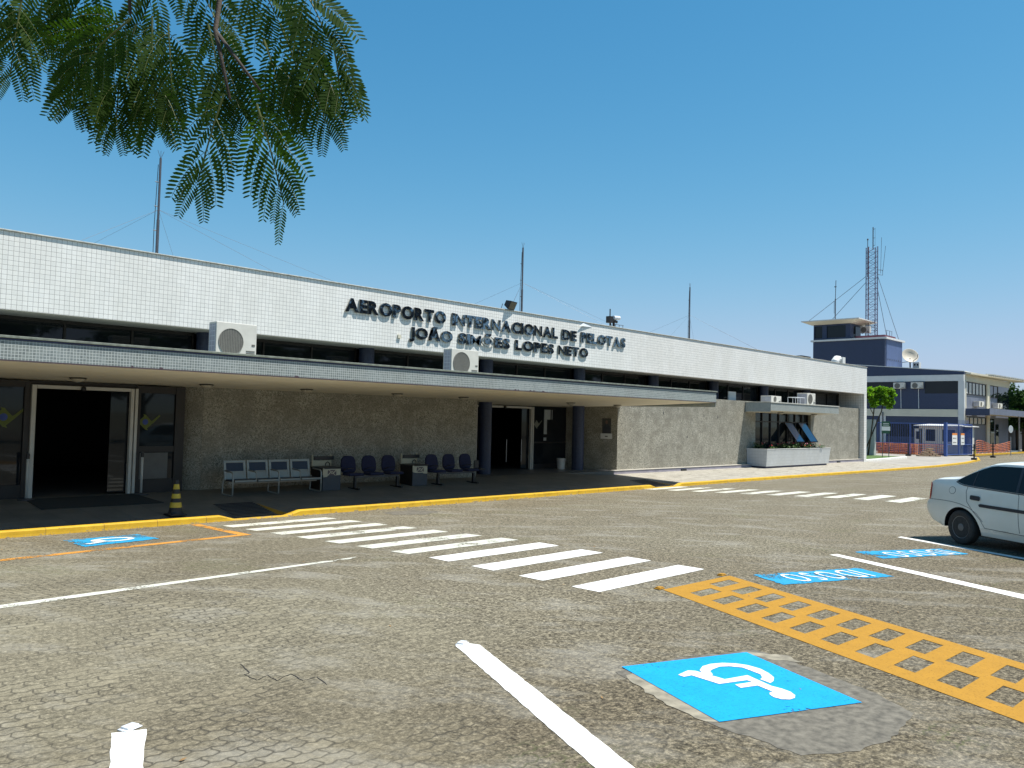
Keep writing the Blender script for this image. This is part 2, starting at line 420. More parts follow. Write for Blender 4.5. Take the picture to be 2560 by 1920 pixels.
plain('leaf_litter', (.22, .13, .05), .9, var=.4, nscale=9)
plain('pale_concrete_patch', (.125, .113, .088), .9, var=.45, nscale=14, bump=.6)
plain('mortar_patch', (.24, .215, .16), .95, var=.35, nscale=9, bump=.4)

def m_carpaint():
    n = N('white_car_paint', .28, 0, .5)
    c = n.ramp(n.noise(3, 4), [(.3, (.74, .72, .63)), (.7, (.80, .78, .70))])
    z = n.sep(n.pos)[2]
    dirt = n.math('MULTIPLY', n.math('LESS_THAN', z, n.math('ADD', .22, n.math('MULTIPLY', n.noise(5, 5, .7), .22))), .35)
    n.color(n.mix(dirt, c, (.40, .37, .30)))
    n.b.inputs['Coat Weight'].default_value = .6; n.b.inputs['Coat Roughness'].default_value = .08
m_carpaint()
n_ = N('car_glass', .05, 0, .25); n_.color((.012, .014, .014))
n_ = N('tail_light_red', .15, 0, .6); n_.color((.38, .012, .016))
n_ = N('dome_light_glass', .3, 0, .5); n_.color((.40, .37, .30))

def m_leaf(name, c1, c2, trans=.35):
    n = N(name, .7, 0, .08)
    oi = n.t.nodes.new('ShaderNodeObjectInfo')
    f = n.noise(9, 4, .6); g = n.white(n.comb(n.math('FLOOR', n.math('MULTIPLY', n.sep(n.pos)[0], 60.0)), n.math('FLOOR', n.math('MULTIPLY', n.sep(n.pos)[1], 60.0)), n.math('FLOOR', n.math('MULTIPLY', n.sep(n.pos)[2], 60.0))))
    c = n.mix(n.math('ADD', n.math('MULTIPLY', f, .6), n.math('MULTIPLY', g, .4)), c1, c2)
    n.color(c)
    tl = n.t.nodes.new('ShaderNodeBsdfTranslucent'); n.L(n.mix(1.0, c, (1.6, 1.9, .5), 'MULTIPLY'), tl.inputs[0])
    mx = n.t.nodes.new('ShaderNodeMixShader'); mx.inputs[0].default_value = trans
    n.L(n.b.outputs[0], mx.inputs[1]); n.L(tl.outputs[0], mx.inputs[2]); n.L(mx.outputs[0], n.t.nodes['Material Output'].inputs[0])
m_leaf('leaflet_green', (.017, .038, .010), (.052, .100, .016), .45)
m_leaf('bright_foliage', (.08, .17, .018), (.19, .32, .04), .45)
m_leaf('dark_foliage', (.018, .045, .014), (.045, .085, .025), .25)
G = lambda k: MAT[k]

# ------------------------------------------------------------------ ground, road, pavements
def rz_(y): return 0.0 if y < 9.2 else -.033*(y-9.2)
KERB = [(-14, 16.02), (3, 16.0), (20, 15.98), (30, 15.9), (43, 15.6), (52, 15.6), (60, 16.2), (67, 17.2), (72, 18.6), (75, 20.2), (80, 21.0), (150, 21.5)]
def ky(x):
    for (a, b), (c, d) in zip(KERB, KERB[1:]):
        if x <= c: return b + (d-b)*(x-a)/(c-a)
    return KERB[-1][1]
def lerp(x, pts):
    if x <= pts[0][0]: return pts[0][1]
    for (a, b), (c, d) in zip(pts, pts[1:]):
        if x <= c: return b + (d-b)*(x-a)/(c-a)
    return pts[-1][1]
def swz(x, y):
    z1 = lerp(x, [(22.6, .12), (25.3, -.01), (49.6, -.01), (55, -.10)])
    k = ky(x); t = min(1, max(0, (y-k)/(19.1-k))) if k < 19 else 1
    z = -.115 + t*(z1+.115)
    for a in (8.15, 23.45):
        f = lerp(x, [(a, 0), (a+.35, 1), (a+1.5, 1), (a+1.85, 0)]); g = lerp(y, [(k, 1), (k+.13, 1), (k+1.15, 0)])
        z -= .10*f*g
    return z

b = MB()
b.add([(-900, -900, -.6), (900, -900, -.6), (900, 900, -.6), (-900, 900, -.6)], [(0, 1, 2, 3)])
tag(b.build('ground', G('dirt_ground')), kind='structure')
b = MB(); xs = [-30, -8, 3, 8, 15, 20, 26, 30, 36, 43, 48, 52, 56, 60, 64, 67, 70, 72, 75, 80, 100, 160]; ysn = [-40, -12, 0, 6, 9.2, 12, 14, None]
vs = []; fs = []
for x in xs:
    for y in ysn:
        yy = ky(x)+.10 if y is None else y
        vs.append((x, yy, rz_(min(yy, 16.2))))
nn = len(ysn)
for i in range(len(xs)-1):
    for j in range(nn-1): fs.append((i*nn+j, (i+1)*nn+j, (i+1)*nn+j+1, i*nn+j+1))
b.add(vs, fs); road = tag(b.build('parking_lot', G('block_paving')), kind='structure')

# sidewalk (front strip) and the far forecourt
def heightgrid(xs, yf, n, name, mat, zf):
    vs = []; fs = []
    for x in xs:
        y0, y1 = yf(x)
        cols = [y0 + (y1-y0)*k/n for k in range(n+1)]
        for y in cols: vs.append((x, y, zf(x, y)))
    for i in range(len(xs)-1):
        for j in range(n): fs.append((i*(n+1)+j, (i+1)*(n+1)+j, (i+1)*(n+1)+j+1, i*(n+1)+j+1))
    m = MB(); m.add(vs, fs); return m.build(name, mat)
xs = sorted(set([-14, -6, 0, 4, 7, 8.15, 8.5, 9.65, 10.0, 12, 15, 18, 20, 22.6, 23.45, 23.8, 24.3, 24.95, 25.3]))
tag(heightgrid(xs, lambda x: (ky(x)+.12, 19.12), 24, 'entrance_pavement', G('dark_stone_paving'), swz), kind='structure')
xs = [25.3, 26, 28, 30, 34, 38, 43, 46, 49.6]
tag(heightgrid(xs, lambda x: (ky(x)+.12, 19.12), 12, 'sidewalk', G('concrete_slab_paving'), swz), kind='structure')
xs = [49.6, 52, 55, 58, 60, 63.5, 67, 72, 75, 80, 100, 150]
tag(heightgrid(xs, lambda x: (ky(x)+.12, 60), 6, 'forecourt', G('bare_forecourt'), swz), kind='structure')

# yellow kerb
b = MB(); xs = sorted(set([x for x, _ in KERB if x < 73] + [8.15, 8.5, 9.65, 10.0, 23.45, 23.8, 24.95, 25.3] + [i*.7 for i in range(-10, 104)]))
vs = []; fs = []
for x in xs:
    k = ky(x); zt = swz(x, k+.1)+.006; zb = rz_(16.1)-.02
    jig = .006*noise.noise(Vector((x*1.3, 0, 0)))
    prof = [(-.012, zb), (0.0, zb+.02+ (zt-zb)*.3), (.006+jig, zt-.025), (.022+jig, zt-.006), (.045, zt), (.145, zt), (.15, zb)]
    for dy, z in prof: vs.append((x, k+dy, z))
for i in range(len(xs)-1):
    for j in range(6): fs.append((i*7+j, (i+1)*7+j, (i+1)*7+j+1, i*7+j+1))
b.add(vs, fs); tag(b.build('kerb', G('yellow_kerb_paint'), smooth=False), kind='structure')

# ------------------------------------------------------------------ road markings (parts of the parking lot)
def mark(name, polys, mat, dz=.004, label=None):
    bm = bmesh.new()
    for poly in polys:
        try: bm.faces.new([bm.verts.new((x, y, 0)) for x, y in poly])
        except ValueError: pass
    bmesh.ops.triangulate(bm, faces=[f for f in bm.faces if len(f.verts) > 4])
    bmesh.ops.bisect_plane(bm, geom=bm.verts[:]+bm.edges[:]+bm.faces[:], plane_co=(0, 9.2, 0), plane_no=(0, 1, 0))
    for v in bm.verts: v.co.z = rz_(v.co.y) + dz
    bmesh.ops.recalc_face_normals(bm, faces=bm.faces)
    for f in bm.faces:
        if f.normal.z < 0: f.normal_flip()
    me = bpy.data.meshes.new(name); bm.to_mesh(me); bm.free(); me.materials.append(mat)
    o = bpy.data.objects.new(name, me); COL.objects.link(o); o.parent = road
    if label: o['label'] = label
    return o
def ragged(poly, amp=.012, step=.12):
    amp = amp*.5 if amp < .015 else amp; step = step*.6
    out = []
    for i in range(len(poly)):
        a = Vector(poly[i]); c = Vector(poly[(i+1) % len(poly)]); n = max(1, int((c-a).length/step))
        nr = Vector((-(c-a).y, (c-a).x)).normalized()
        for k in range(n):
            p = a.lerp(c, k/n); out.append(tuple(p + nr*random.uniform(-amp, amp)))
    return out
xl = lambda y: lerp(y, [(6, 7.79), (9.2, 7.78), (15.9, 7.80)])
for k in range(11):
    y1 = 6.43 + .878*k; y0 = y1 - .42
    mark('crosswalk_stripe', [ragged([(7.79, y0), (10.14, y0), (10.14, y1), (7.79, y1)], .010)], G('white_road_paint' if k < 4 else 'worn_white_road_paint'))
for k in range(10):
    y1 = 15.95 - .845*k; x0 = 23.0 + (.35 if k > 3 else .12)*0 + .045*k
    mark('crosswalk_stripe', [ragged([(x0, y1-.42), (x0+2.2, y1-.42), (x0+2.2, y1), (x0, y1)], .012)], G('worn_white_road_paint'))
mark('bay_line', [ragged([(-6, 8.95), (2.51, 9.43), (6.9, 9.72), (7.10, 9.84), (2.56, 9.62), (-6, 9.14)], .012)], G('worn_white_road_paint'))
mark('bay_line', [ragged([(4.99, 5.42), (3.87, 2.99), (2.6, .2), (2.83, .1), (4.05, 2.86), (5.17, 5.30), (5.12, 5.42)], .010)], G('white_road_paint'))
mark('bay_line', [ragged([(2.07, 5.36), (1.87, 4.85), (.2, 1.3), (.4, 1.2), (2.02, 4.76), (2.25, 5.28)], .010)], G('white_road_paint'))
mark('bay_line', [ragged([(12.86, 5.42), (11.44, 2.48), (9.9, -.7), (10.12, -.8), (11.73, 2.50), (13.03, 5.36)], .010)], G('white_road_paint'))
mark('bay_line', [ragged([(15.95, 5.46), (14.95, 3.22), (13.2, -.6), (13.42, -.7), (15.14, 3.25), (16.12, 5.45)], .010)], G('white_road_paint'))
mark('no_stopping_line', [ragged([(-6, 12.4), (3.46, 13.04), (7.42, 13.42), (7.44, 13.6), (7.50, 14.6), (7.62, 15.82), (7.44, 15.84), (7.33, 14.6), (7.26, 13.6), (3.48, 13.24), (-6, 12.6)], .012)], G('worn_orange_road_paint'))
# yellow hatched box: two rails, a centre rail and cross bars
A0, A1 = Vector((8.50, 5.60)), Vector((9.98, 5.54)); D = Vector((-.435, -.965))
def GP(u, v): return A0.lerp(A1, u) + D*v
polys = []
rails = [(0, .16), (.455, .56), (.865, 1.0)]
Ln = 6.6
holesL = [.42 + .405*k for k in range(14)]; holesR = [.26 + .405*k for k in range(15)]
for u0, u1 in rails: polys.append([tuple(GP(u0, 0)), tuple(GP(u1, 0)), tuple(GP(u1, Ln)), tuple(GP(u0, Ln))])
def bars(us, hs):
    v = 0
    for h in hs:
        skew = .10
        a = h-.105; polys.append([tuple(GP(us[0], v)), tuple(GP(us[1], v)), tuple(GP(us[1], a)), tuple(GP(us[0], a))]); v = h+.105
    polys.append([tuple(GP(us[0], v)), tuple(GP(us[1], v)), tuple(GP(us[1], Ln)), tuple(GP(us[0], Ln))])
bars((.16, .455), holesL); bars((.56, .865), holesR)
mark('hatched_box', polys, G('orange_road_paint'))
# concrete patch round the blue square
mark('concrete_patch', [ragged([(5.43, 4.02), (5.30, 3.62), (5.08, 3.24), (4.99, 2.83), (4.94, 2.25), (5.2, 2.06), (5.6, 1.95), (6.25, 2.02), (6.52, 2.43), (6.86, 3.3), (6.90, 3.60), (6.2, 3.88)], .018, .12)], G('pale_concrete_patch'), .003)
mark('mortar_patch', [ragged([(5.40, 3.92), (5.24, 3.62), (5.10, 3.30), (5.02, 2.95), (5.07, 2.87), (5.22, 3.1), (5.40, 3.5), (5.55, 3.90)], .03, .1)], G('mortar_patch'), .0045)
mark('mortar_patch', [ragged([(11.7, 15.3), (12.6, 15.3), (12.8, 14.5), (12.0, 14.2), (11.5, 14.6)], .08, .2)], G('pale_concrete_patch'), .003)
mark('mortar_patch', [ragged([(6.75, 3.63), (6.95, 3.3), (6.84, 3.1), (6.72, 3.35)], .02, .08)], G('mortar_patch'), .0045)
mark('accessible_square', [[(5.58, 4.06), (6.76, 3.58), (6.19, 2.36), (5.06, 2.87)]], G('blue_road_paint'), .008, 'bright blue square of a wheelchair bay')
arc = [(5.93,3.43),(5.92,3.52),(5.97,3.57),(6.08,3.61),(6.19,3.60),(6.29,3.55),(6.36,3.47),(6.395,3.37),(6.38,3.25),(6.32,3.15),(6.25,3.07),(6.16,3.03),(6.09,3.02),(6.12,3.12),(6.17,3.13),(6.24,3.18),(6.27,3.27),(6.30,3.37),(6.25,3.46),(6.18,3.51),(6.07,3.51),(6.01,3.50),(5.95,3.44)]
body = [(5.73,3.62),(5.89,3.63),(5.925,3.58),(5.91,3.31),(6.14,3.24),(6.03,2.98),(6.03,2.90),(6.01,2.82),(5.96,2.76),(5.90,2.735),(5.84,2.745),(5.80,2.79),(5.80,2.85),(5.835,2.90),(5.88,2.92),(5.91,2.91),(5.96,3.06),(5.81,3.12),(5.85,3.19),(6.01,3.13),(6.02,3.18),(5.77,3.28),(5.80,3.54),(5.72,3.56)]
mark('wheelchair_symbol', [arc, body], G('white_road_paint'), .012)
mark('accessible_square', [ragged([(4.80, 13.80), (6.05, 13.99), (6.06, 14.93), (4.84, 14.93)], .02)], G('worn_blue_road_paint'), .006, 'worn blue square by the kerb')
# worn wheelchair figure: long leg bar to the left, ring to the right
ring = [(5.45+.34*math.cos(t), 14.42+.26*math.sin(t)) for t in [PI*1.95*i/22 for i in range(23)]]
ring2 = [(5.45+.25*math.cos(t), 14.42+.17*math.sin(t)) for t in [PI*1.95*i/22 for i in range(23)]]
mark('wheelchair_symbol', [[ring[i], ring[i+1], ring2[i+1], ring2[i]] for i in range(22)] + [[(4.93, 14.05), (5.3, 14.22), (5.3, 14.30), (4.91, 14.14)], [(5.24, 14.2), (5.16, 14.55), (5.24, 14.57), (5.33, 14.25)]], G('worn_white_letter_paint'), .011)
for P4, lb in (([(10.27, 5.36), (11.98, 4.64), (11.72, 4.06), (9.96, 4.77)], 'nearer worn blue panel lettered IDOSO'), ([(13.50, 5.28), (15.09, 4.45), (14.81, 3.96), (13.15, 4.71)], 'farther worn blue panel lettered IDOSO')):
    mark('elderly_bay_panel', [ragged(P4, .02)], G('worn_blue_road_paint'), .006, lb)

plain('crack_dark', (.025, .022, .018), .95)
def crack(pts, w=.0045):
    L_ = []; R_ = []; a = [Vector(p) for p in pts]; q = []
    for p, c in zip(a, a[1:]):
        for k in range(4): q.append(p.lerp(c, k/4) + Vector((random.uniform(-.008, .008), random.uniform(-.008, .008))))
    q.append(a[-1])
    for i, p in enumerate(q):
        t = (q[min(i+1, len(q)-1)]-q[max(i-1, 0)]).normalized(); n = Vector((-t.y, t.x))*w*(.3+random.random()); L_.append(tuple(p+n)); R_.append(tuple(p-n))
    mark('crack', [[L_[i], L_[i+1], R_[i+1], R_[i]] for i in range(len(q)-1)], G('crack_dark'), .0028)
crack([(3.35,6.15),(3.30,5.91),(3.24,5.89),(3.24,5.70),(3.36,5.77),(3.35,5.60),(3.51,5.67),(3.49,5.47),(3.61,5.48),(3.57,5.27)])
0 and crack([(3.91,5.48),(3.90,5.29),(4.01,5.28),(3.99,5.08),(3.97,4.89),(4.07,4.90)], .005)
crack([(5.05,2.9),(5.0,2.6),(5.08,2.45),(5.2,2.2),(5.4,2.05)], .006)

# text helper
def glyph(ch, bold=.02, extrude=0, res=3):
    if ch in 'MN' and bold > .01: bold = .008 if ch == 'M' else .02
    cu = bpy.data.curves.new('g', 'FONT'); cu.body = ch; cu.size = 1; cu.offset = bold; cu.extrude = extrude; cu.resolution_u = res
    o = bpy.data.objects.new('g', cu); COL.objects.link(o)
    dg = bpy.context.evaluated_depsgraph_get(); dg.update()
    me = bpy.data.meshes.new_from_object(o.evaluated_get(dg)); bpy.data.objects.remove(o); bpy.data.curves.remove(cu)
    xs = [v.co.x for v in me.vertices]; ys = [v.co.y for v in me.vertices]; zs = [v.co.z for v in me.vertices]
    return me, (min(xs), max(xs), min(ys), max(ys))
def word_mesh(word, bold=.02, extrude=0, gap=.08):
    out = []; x = 0
    cap = glyph('H', bold)[1]; base, top = cap[2], cap[3]
    for ch in word:
        me, bb = glyph(ch, bold, extrude)
        for v in me.vertices: v.co.x += x - bb[0]; v.co.y = (v.co.y-base)/(top-base)
        out.append((ch, me)); x += bb[1]-bb[0] + gap
    return out, x-gap
# IDOSO, read from the far side
for O_, U_, V_ in ((Vector((11.70, 4.66)), Vector((-1.20, .50)), Vector((-.19, -.45))), (Vector((14.85, 4.47)), Vector((-1.16, .52)), Vector((-.16, -.42)))):
    ws, wd = word_mesh('IDOSO', -.004, 0, .26)
    bm = bmesh.new()
    for ch, me in ws: bm.from_mesh(me); bpy.data.meshes.remove(me)
    for v in bm.verts:
        p = O_ + U_*(v.co.x/wd) + V_*v.co.y; v.co = (p.x, p.y, .011)
    for f in bm.faces:
        f.normal_update()
        if f.normal.z < 0: f.normal_flip()
    me = bpy.data.meshes.new('bay_lettering'); bm.to_mesh(me); bm.free(); me.materials.append(G('worn_white_letter_paint'))
    o = bpy.data.objects.new('bay_lettering', me); COL.objects.link(o); o.parent = road
# road studs
for (x, y, mt, lb, rz) in ((5.07, 5.42, 'white_metal', 'white road stud at the head of the long white bay line', .4), (2.18, 5.36, 'white_metal', 'white road stud at the head of the short white line bottom left', .35),
                       (8.52, 5.66, 'orange_road_paint', 'orange road stud at the left corner of the yellow hatched box', 0), (9.92, 5.62, 'orange_road_paint', 'orange road stud at the right corner of the yellow hatched box', 0)):
    b = MB(); b.box(-.062, .062, -.042, .042, 0, .010); b.box(-.045, .045, -.032, .032, .008, .024)
    o = b.build('road_stud', G(mt), bevel=.01, smooth=True); o.location = (x, y, .002); o.rotation_euler = (0, 0, rz); tag(o, lb, 'road stud')
# leaf litter along the kerb
b = MB()
for _ in range(520):
    x = random.choice([random.uniform(2, 11), random.uniform(2, 30), random.uniform(-2, 26)]); y = ky(x) - abs(random.gauss(0, .16)) - .02
    if random.random() < .12: y = random.uniform(2, 15)
    a = random.uniform(0, PI); s = random.uniform(.010, .028); z = rz_(y)+.006
    u = Vector((math.cos(a), math.sin(a), random.uniform(-.2, .3)))*s; w = Vector((-math.sin(a), math.cos(a), random.uniform(-.1, .3)))*s*.45
    c = Vector((x, y, z+.004)); b.add([c-u, c-w, c+u, c+w], [(0, 1, 2, 3)])
tag(b.build('leaf_litter', G('leaf_litter')), 'scattered dry leaves and twigs along the yellow kerb', 'leaf litter', kind='stuff')

# dropped-kerb ribbed plates
for x0, lb in ((8.55, 'ribbed dark ramp plate behind the dropped kerb near the yellow striped cone'), (23.85, 'ribbed dark ramp plate at the far dropped kerb by the far crosswalk')):
    r = thing('ramp_plate', lb, 'ramp plate')
    b = MB(); ky0 = ky(x0)+.2
    q = [(x0, ky0), (x0+.98, ky0), (x0+.98, ky0+1.0), (x0, ky0+1.0)]
    b.add([(x, y, swz(x, y)+.014) for x, y in q], [(0, 1, 2, 3)]); b.build('plate', G('dark_stone_paving'), r)
    b = MB()
    for k in range(10):
        y = ky0+.06+k*.1
        b.hexa([(x0+.03, y, swz(x0+.5, y)+.012), (x0+.95, y, swz(x0+.5, y)+.012), (x0+.95, y+.045, swz(x0+.5, y)+.012), (x0+.03, y+.045, swz(x0+.5, y)+.012)] +
               [(x0+.03, y, swz(x0+.5, y)+.030), (x0+.95, y, swz(x0+.5, y)+.030), (x0+.95, y+.045, swz(x0+.5, y)+.030), (x0+.03, y+.045, swz(x0+.5, y)+.030)])
    b.build('rib', G('black_plastic'), r)
    b = MB()
    q = [(x0+1.0, ky0-.05), (x0+1.2, ky0-.05), (x0+1.12, ky0+.45), (x0+1.0, ky0+.95)]
    b.add([(x, y, swz(x, y)+.010) for x, y in q], [(0, 1, 2, 3)]); b.build('painted_flare', G('orange_road_paint'), r)

# ------------------------------------------------------------------ terminal building
T = thing('terminal_building', 'long low white tiled airport terminal with granite walls and a grey canopy', 'building')
YW, YF, YG = 19.35, 19.08, 20.6
ZT, ZB = 5.626, 3.993
XR = 50.5
# fascia
b = MB(); b.box(-9, XR, YF, YF+.25, ZB, ZT-.034); b.build('roof_fascia', G('white_wall_tile'), T)
b = MB(); b.box(-9, XR+.03, YF-.035, YF+.30, ZT-.030, ZT); b.build('parapet_coping', G('coping_concrete'), T, .008)
b = MB(); b.box(XR-.38, XR, YF+.252, 40, ZB, ZT-.062); b.build('end_fascia', G('white_side_tile'), T)
# the right-hand fin
b = MB(); b.box(XR-.38, XR-.002, YF+.003, YF+.03, -.10, ZB-.002); b.build('fin_edge', G('white_wall_tile'), T)
b = MB(); b.box(XR-.376, XR-.004, YF+.032, 21.0, -.10, ZB-.002); b.build('fin', G('white_side_tile'), T)
b = MB(); b.box(XR-.20, XR-.01, 21.0, 40, -.10, ZB-.002); b.build('end_wall', G('grey_plaster'), T)
# soffit under the fascia, roof
b = MB(); b.box(-9, XR-.385, YF+.01, YG+.3, ZB+.03, ZB+.15); b.build('soffit', G('white_paint'), T)
b = MB(); b.box(-9, XR-.3, YF+.3, 40, 5.0, 5.2); b.build('roof', G('coping_concrete'), T)
# granite walls (bays)
def wall(x0, x1, z0=-.05, z1=3.13, y0=YW, y1=YW+.25): 
    b = MB(); b.box(x0, x1, y0, y1, z0, z1); return b.build('granite_wall', G('granite_cladding'), T)
wall(9.30, 18.50, 0, 2.62)
wall(26.05, 37.18); wall(43.38, XR-.385)
b = MB(); b.hexa([(8.95, 19.62, 0), (9.298, 19.36, 0), (9.298, 19.7, 0), (8.95, 19.7, 0), (8.95, 19.62, 2.62), (9.298, 19.36, 2.62), (9.298, 19.7, 2.62), (8.95, 19.7, 2.62)]); b.build('granite_return', G('granite_cladding'), T)
wall(18.26, 18.50, 0, 2.55, YW+.251, 21.4)
# splayed wall with the portrait
b = MB(); b.hexa([(25.34, 21.36, 0), (26.046, 19.36, 0), (26.3, 19.44, 0), (25.6, 21.45, 0), (25.34, 21.36, 2.6), (26.046, 19.36, 2.6), (26.3, 19.44, 2.6), (25.6, 21.45, 2.6)])
b.build('splayed_wall', G('granite_cladding'), T)
# low roof slab between wall tops and clerestory
b = MB(); b.box(26.25, XR-.385, YW+.02, YG+.1, 2.95, 3.118); b.build('lower_roof', G('canopy_coping'), T)
# ledge at the wall foot
b = MB(); b.box(25.55, XR-.385, 19.12, YW-.003, -.15, .115); b.build('ledge_riser', G('ledge_riser'), T)
b = MB(); b.box(25.50, XR-.385, 19.10, YW-.002, .117, .135); b.build('ledge_top', G('ledge_stone'), T)
b = MB(); b.box(-9, 26.3, 19.123, 24.2, -.1, .118); b.build('entrance_floor', G('dark_stone_paving'), T)
# canopy
CX1, CF = 26.2, 15.15
zf0, zf1 = 2.757, 3.110
b = MB(); b.hexa([(-9, CF+.02, zf0+.03), (CX1-.02, CF+.02, zf0+.03), (CX1-.02, 21.5, 2.525+.03), (-9, 21.5, 2.525+.03), (-9, CF+.02, 3.06), (CX1-.02, CF+.02, 3.06), (CX1-.02, 21.5, 3.06), (-9, 21.5, 3.06)])
canopy = b.build('canopy', G('canopy_coping'), T)
b = MB(); b.hexa([(-9, CF+.03, zf0-.004), (CX1-.03, CF+.03, zf0-.004), (CX1-.03, 21.5, 2.52), (-9, 21.5, 2.52), (-9, CF+.03, zf0+.022), (CX1-.03, CF+.03, zf0+.022), (CX1-.03, 21.5, 2.55), (-9, 21.5, 2.55)])
b.build('canopy_soffit', G('soffit_paint'), canopy)
b = MB(); b.box(-9, CX1, CF, CF+.018, zf0+.015, zf1-.02); b.build('canopy_fascia', G('grey_blue_mosaic'), canopy)
b = MB(); b.box(CX1-.018, CX1, CF+.019, YW-.01, 2.60, zf1-.02); b.build('canopy_end', G('grey_blue_side_mosaic'), canopy)
b = MB(); b.box(-9, CX1+.002, CF-.004, CF+.03, zf0-.006, zf0+.013); b.build('drip_edge', G('brown_trim'), canopy)
b = MB(); b.box(-9, CX1+.01, CF-.006, CF+.06, zf1-.018, zf1+.010); b.build('trim_strip', G('navy_trim'), canopy)
b = MB(); b.box(-9, CX1+.03, CF-.035, CF+.20, zf1+.012, zf1+.055); b.build('canopy_coping', G('canopy_coping'), canopy, .006)
# damaged edge
for x in (5.9, 6.4, 9.2, 15.8, 15.95, 16.4, 16.55, 16.9):
    b = MB(); w = random.uniform(.05, .14); b.add([(x, CF-.006, zf0-.004), (x+w, CF-.006, zf0-.004), (x+w*.8, CF-.006, zf0+.035), (x+w*.3, CF-.006, zf0+.045)], [(0, 1, 2, 3)])
    b.build('chipped_edge', G('brown_trim'), canopy)
# small canopy and its window
SX0, SX1, SF = 36.15, 43.9, 18.05
b = MB(); b.hexa([(SX0+.02, SF+.02, 2.72), (SX1-.02, SF+.02, 2.72), (SX1-.02, YW-.004, 2.63), (SX0+.02, YW-.004, 2.63), (SX0+.02, SF+.02, 3.05), (SX1-.02, SF+.02, 3.05), (SX1-.02, YW-.004, 3.08), (SX0+.02, YW-.004, 3.08)])
sc = b.build('window_canopy', G('coping_concrete'), T)
b = MB(); b.hexa([(SX0+.03, SF+.03, 2.69), (SX1-.03, SF+.03, 2.69), (SX1-.03, YW-.005, 2.60), (SX0+.03, YW-.005, 2.60), (SX0+.03, SF+.03, 2.712), (SX1-.03, SF+.03, 2.712), (SX1-.03, YW-.005, 2.622), (SX0+.03, YW-.005, 2.622)])
b.build('canopy_soffit', G('cream_paint'), sc)
b = MB(); b.box(SX0, SX1, SF, SF+.018, 2.69, 3.05); b.build('canopy_fascia', G('grey_blue_mosaic'), sc)
b = MB(); b.box(SX0, SX0+.018, SF+.019, YW-.006, 2.63, 3.05); b.build('canopy_end', G('grey_blue_side_mosaic'), sc)
b = MB(); b.box(SX0-.02, SX1+.03, SF-.03, YW-.007, 3.052, 3.10); b.build('canopy_coping', G('coping_concrete'), sc, .006)
# window under the small canopy
b = MB(); b.box(37.18, 43.38, YW+.20, YW+.22, .2, 3.13); win = b.build('window', G('dark_window_glass'), T)
b = MB()
for x in (37.2, 38.15, 39.05, 39.95, 40.9, 41.8, 42.6, 43.33): b.box(x, x+.05, YW+.14, YW+.199, .2, 2.72)
for z in (.6, 2.15, 2.60): b.box(37.2, 43.38, YW+.145, YW+.195, z, z+.05)
b.build('window_frame', G('dark_frame'), win)
b = MB(); b.box(37.18, 43.38, YW+.02, YW+.13, 2.62, 3.12); b.build('window_head', G('granite_cladding'), win)
for x, a, mt in ((40.95, .62, 'tinted_blue_glass'), (42.55, .62, 'tinted_blue_glass')):
    M_ = Tm(x, YW+.12, 2.14, 0, -a)
    b = MB(); b.box(-.42, .42, -.012, .012, -1.15, 0, M_); s = b.build('open_sash', G(mt), win)
    b = MB()
    for q in ((-.45, -.42, -1.18, 0), (.42, .45, -1.18, 0)): b.box(q[0], q[1], -.02, .02, q[2], q[3], M_)
    b.box(-.45, .45, -.02, .02, -1.20, -1.16, M_); b.box(-.42, .42, -.02, .02, -.01, .03, M_); b.build('sash_frame', G('dark_frame'), s)
# clerestory windows between the columns
cols = [9.78 + 5.03*k for k in range(-2, 8)]
b = MB()
edges = [-9] + cols + [XR-.385]
for a, c in zip(edges, edges[1:]):
    w = MB(); w.box(a+.24, c-.24 if c != edges[-1] else c, YG, YG+.02, 3.0, ZB+.03); o = w.build('clerestory_window', G('dark_window_glass'), T)
    f = MB(); L_ = c-a-.48; n_p = 3
    for k in range(n_p+1): f.box(a+.24+L_*k/n_p-.025, a+.24+L_*k/n_p+.025, YG-.04, YG-.002, 3.0, ZB+.029)
    f.box(a+.24, c-.24, YG-.042, YG-.004, ZB-.05, ZB+.02)
    f.build('window_frame', G('dark_frame'), o)
for x in cols:
    b = MB(); b.lathe([(.23, .0), (.23, ZB+.03)], 28, Tm(x, 20.35, .05)); 
    if x > 10 and x < 26: b.v = [(p[0], p[1], p[2]) for p in b.v]
    b.build('column', G('navy_front_mosaic'), T, smooth=False)
# interior
b = MB()
b.add([(-9, 19.6, .119), (XR-.3, 19.6, .119), (XR-.3, 34, .119), (-9, 34, .119)], [(0, 1, 2, 3)]); b.build('interior_floor', G('interior_floor'), T)
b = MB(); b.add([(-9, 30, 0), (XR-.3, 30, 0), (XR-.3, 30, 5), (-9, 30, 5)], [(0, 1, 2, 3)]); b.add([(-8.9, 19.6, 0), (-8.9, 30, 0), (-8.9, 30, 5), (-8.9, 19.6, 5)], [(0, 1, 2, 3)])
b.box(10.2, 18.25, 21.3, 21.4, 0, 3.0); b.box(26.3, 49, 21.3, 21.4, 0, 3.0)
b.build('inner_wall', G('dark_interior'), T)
b = MB(); b.box(-9, XR-.3, 20.63, 34, 4.1, 4.2); b.build('inner_ceiling', G('dark_interior'), T)
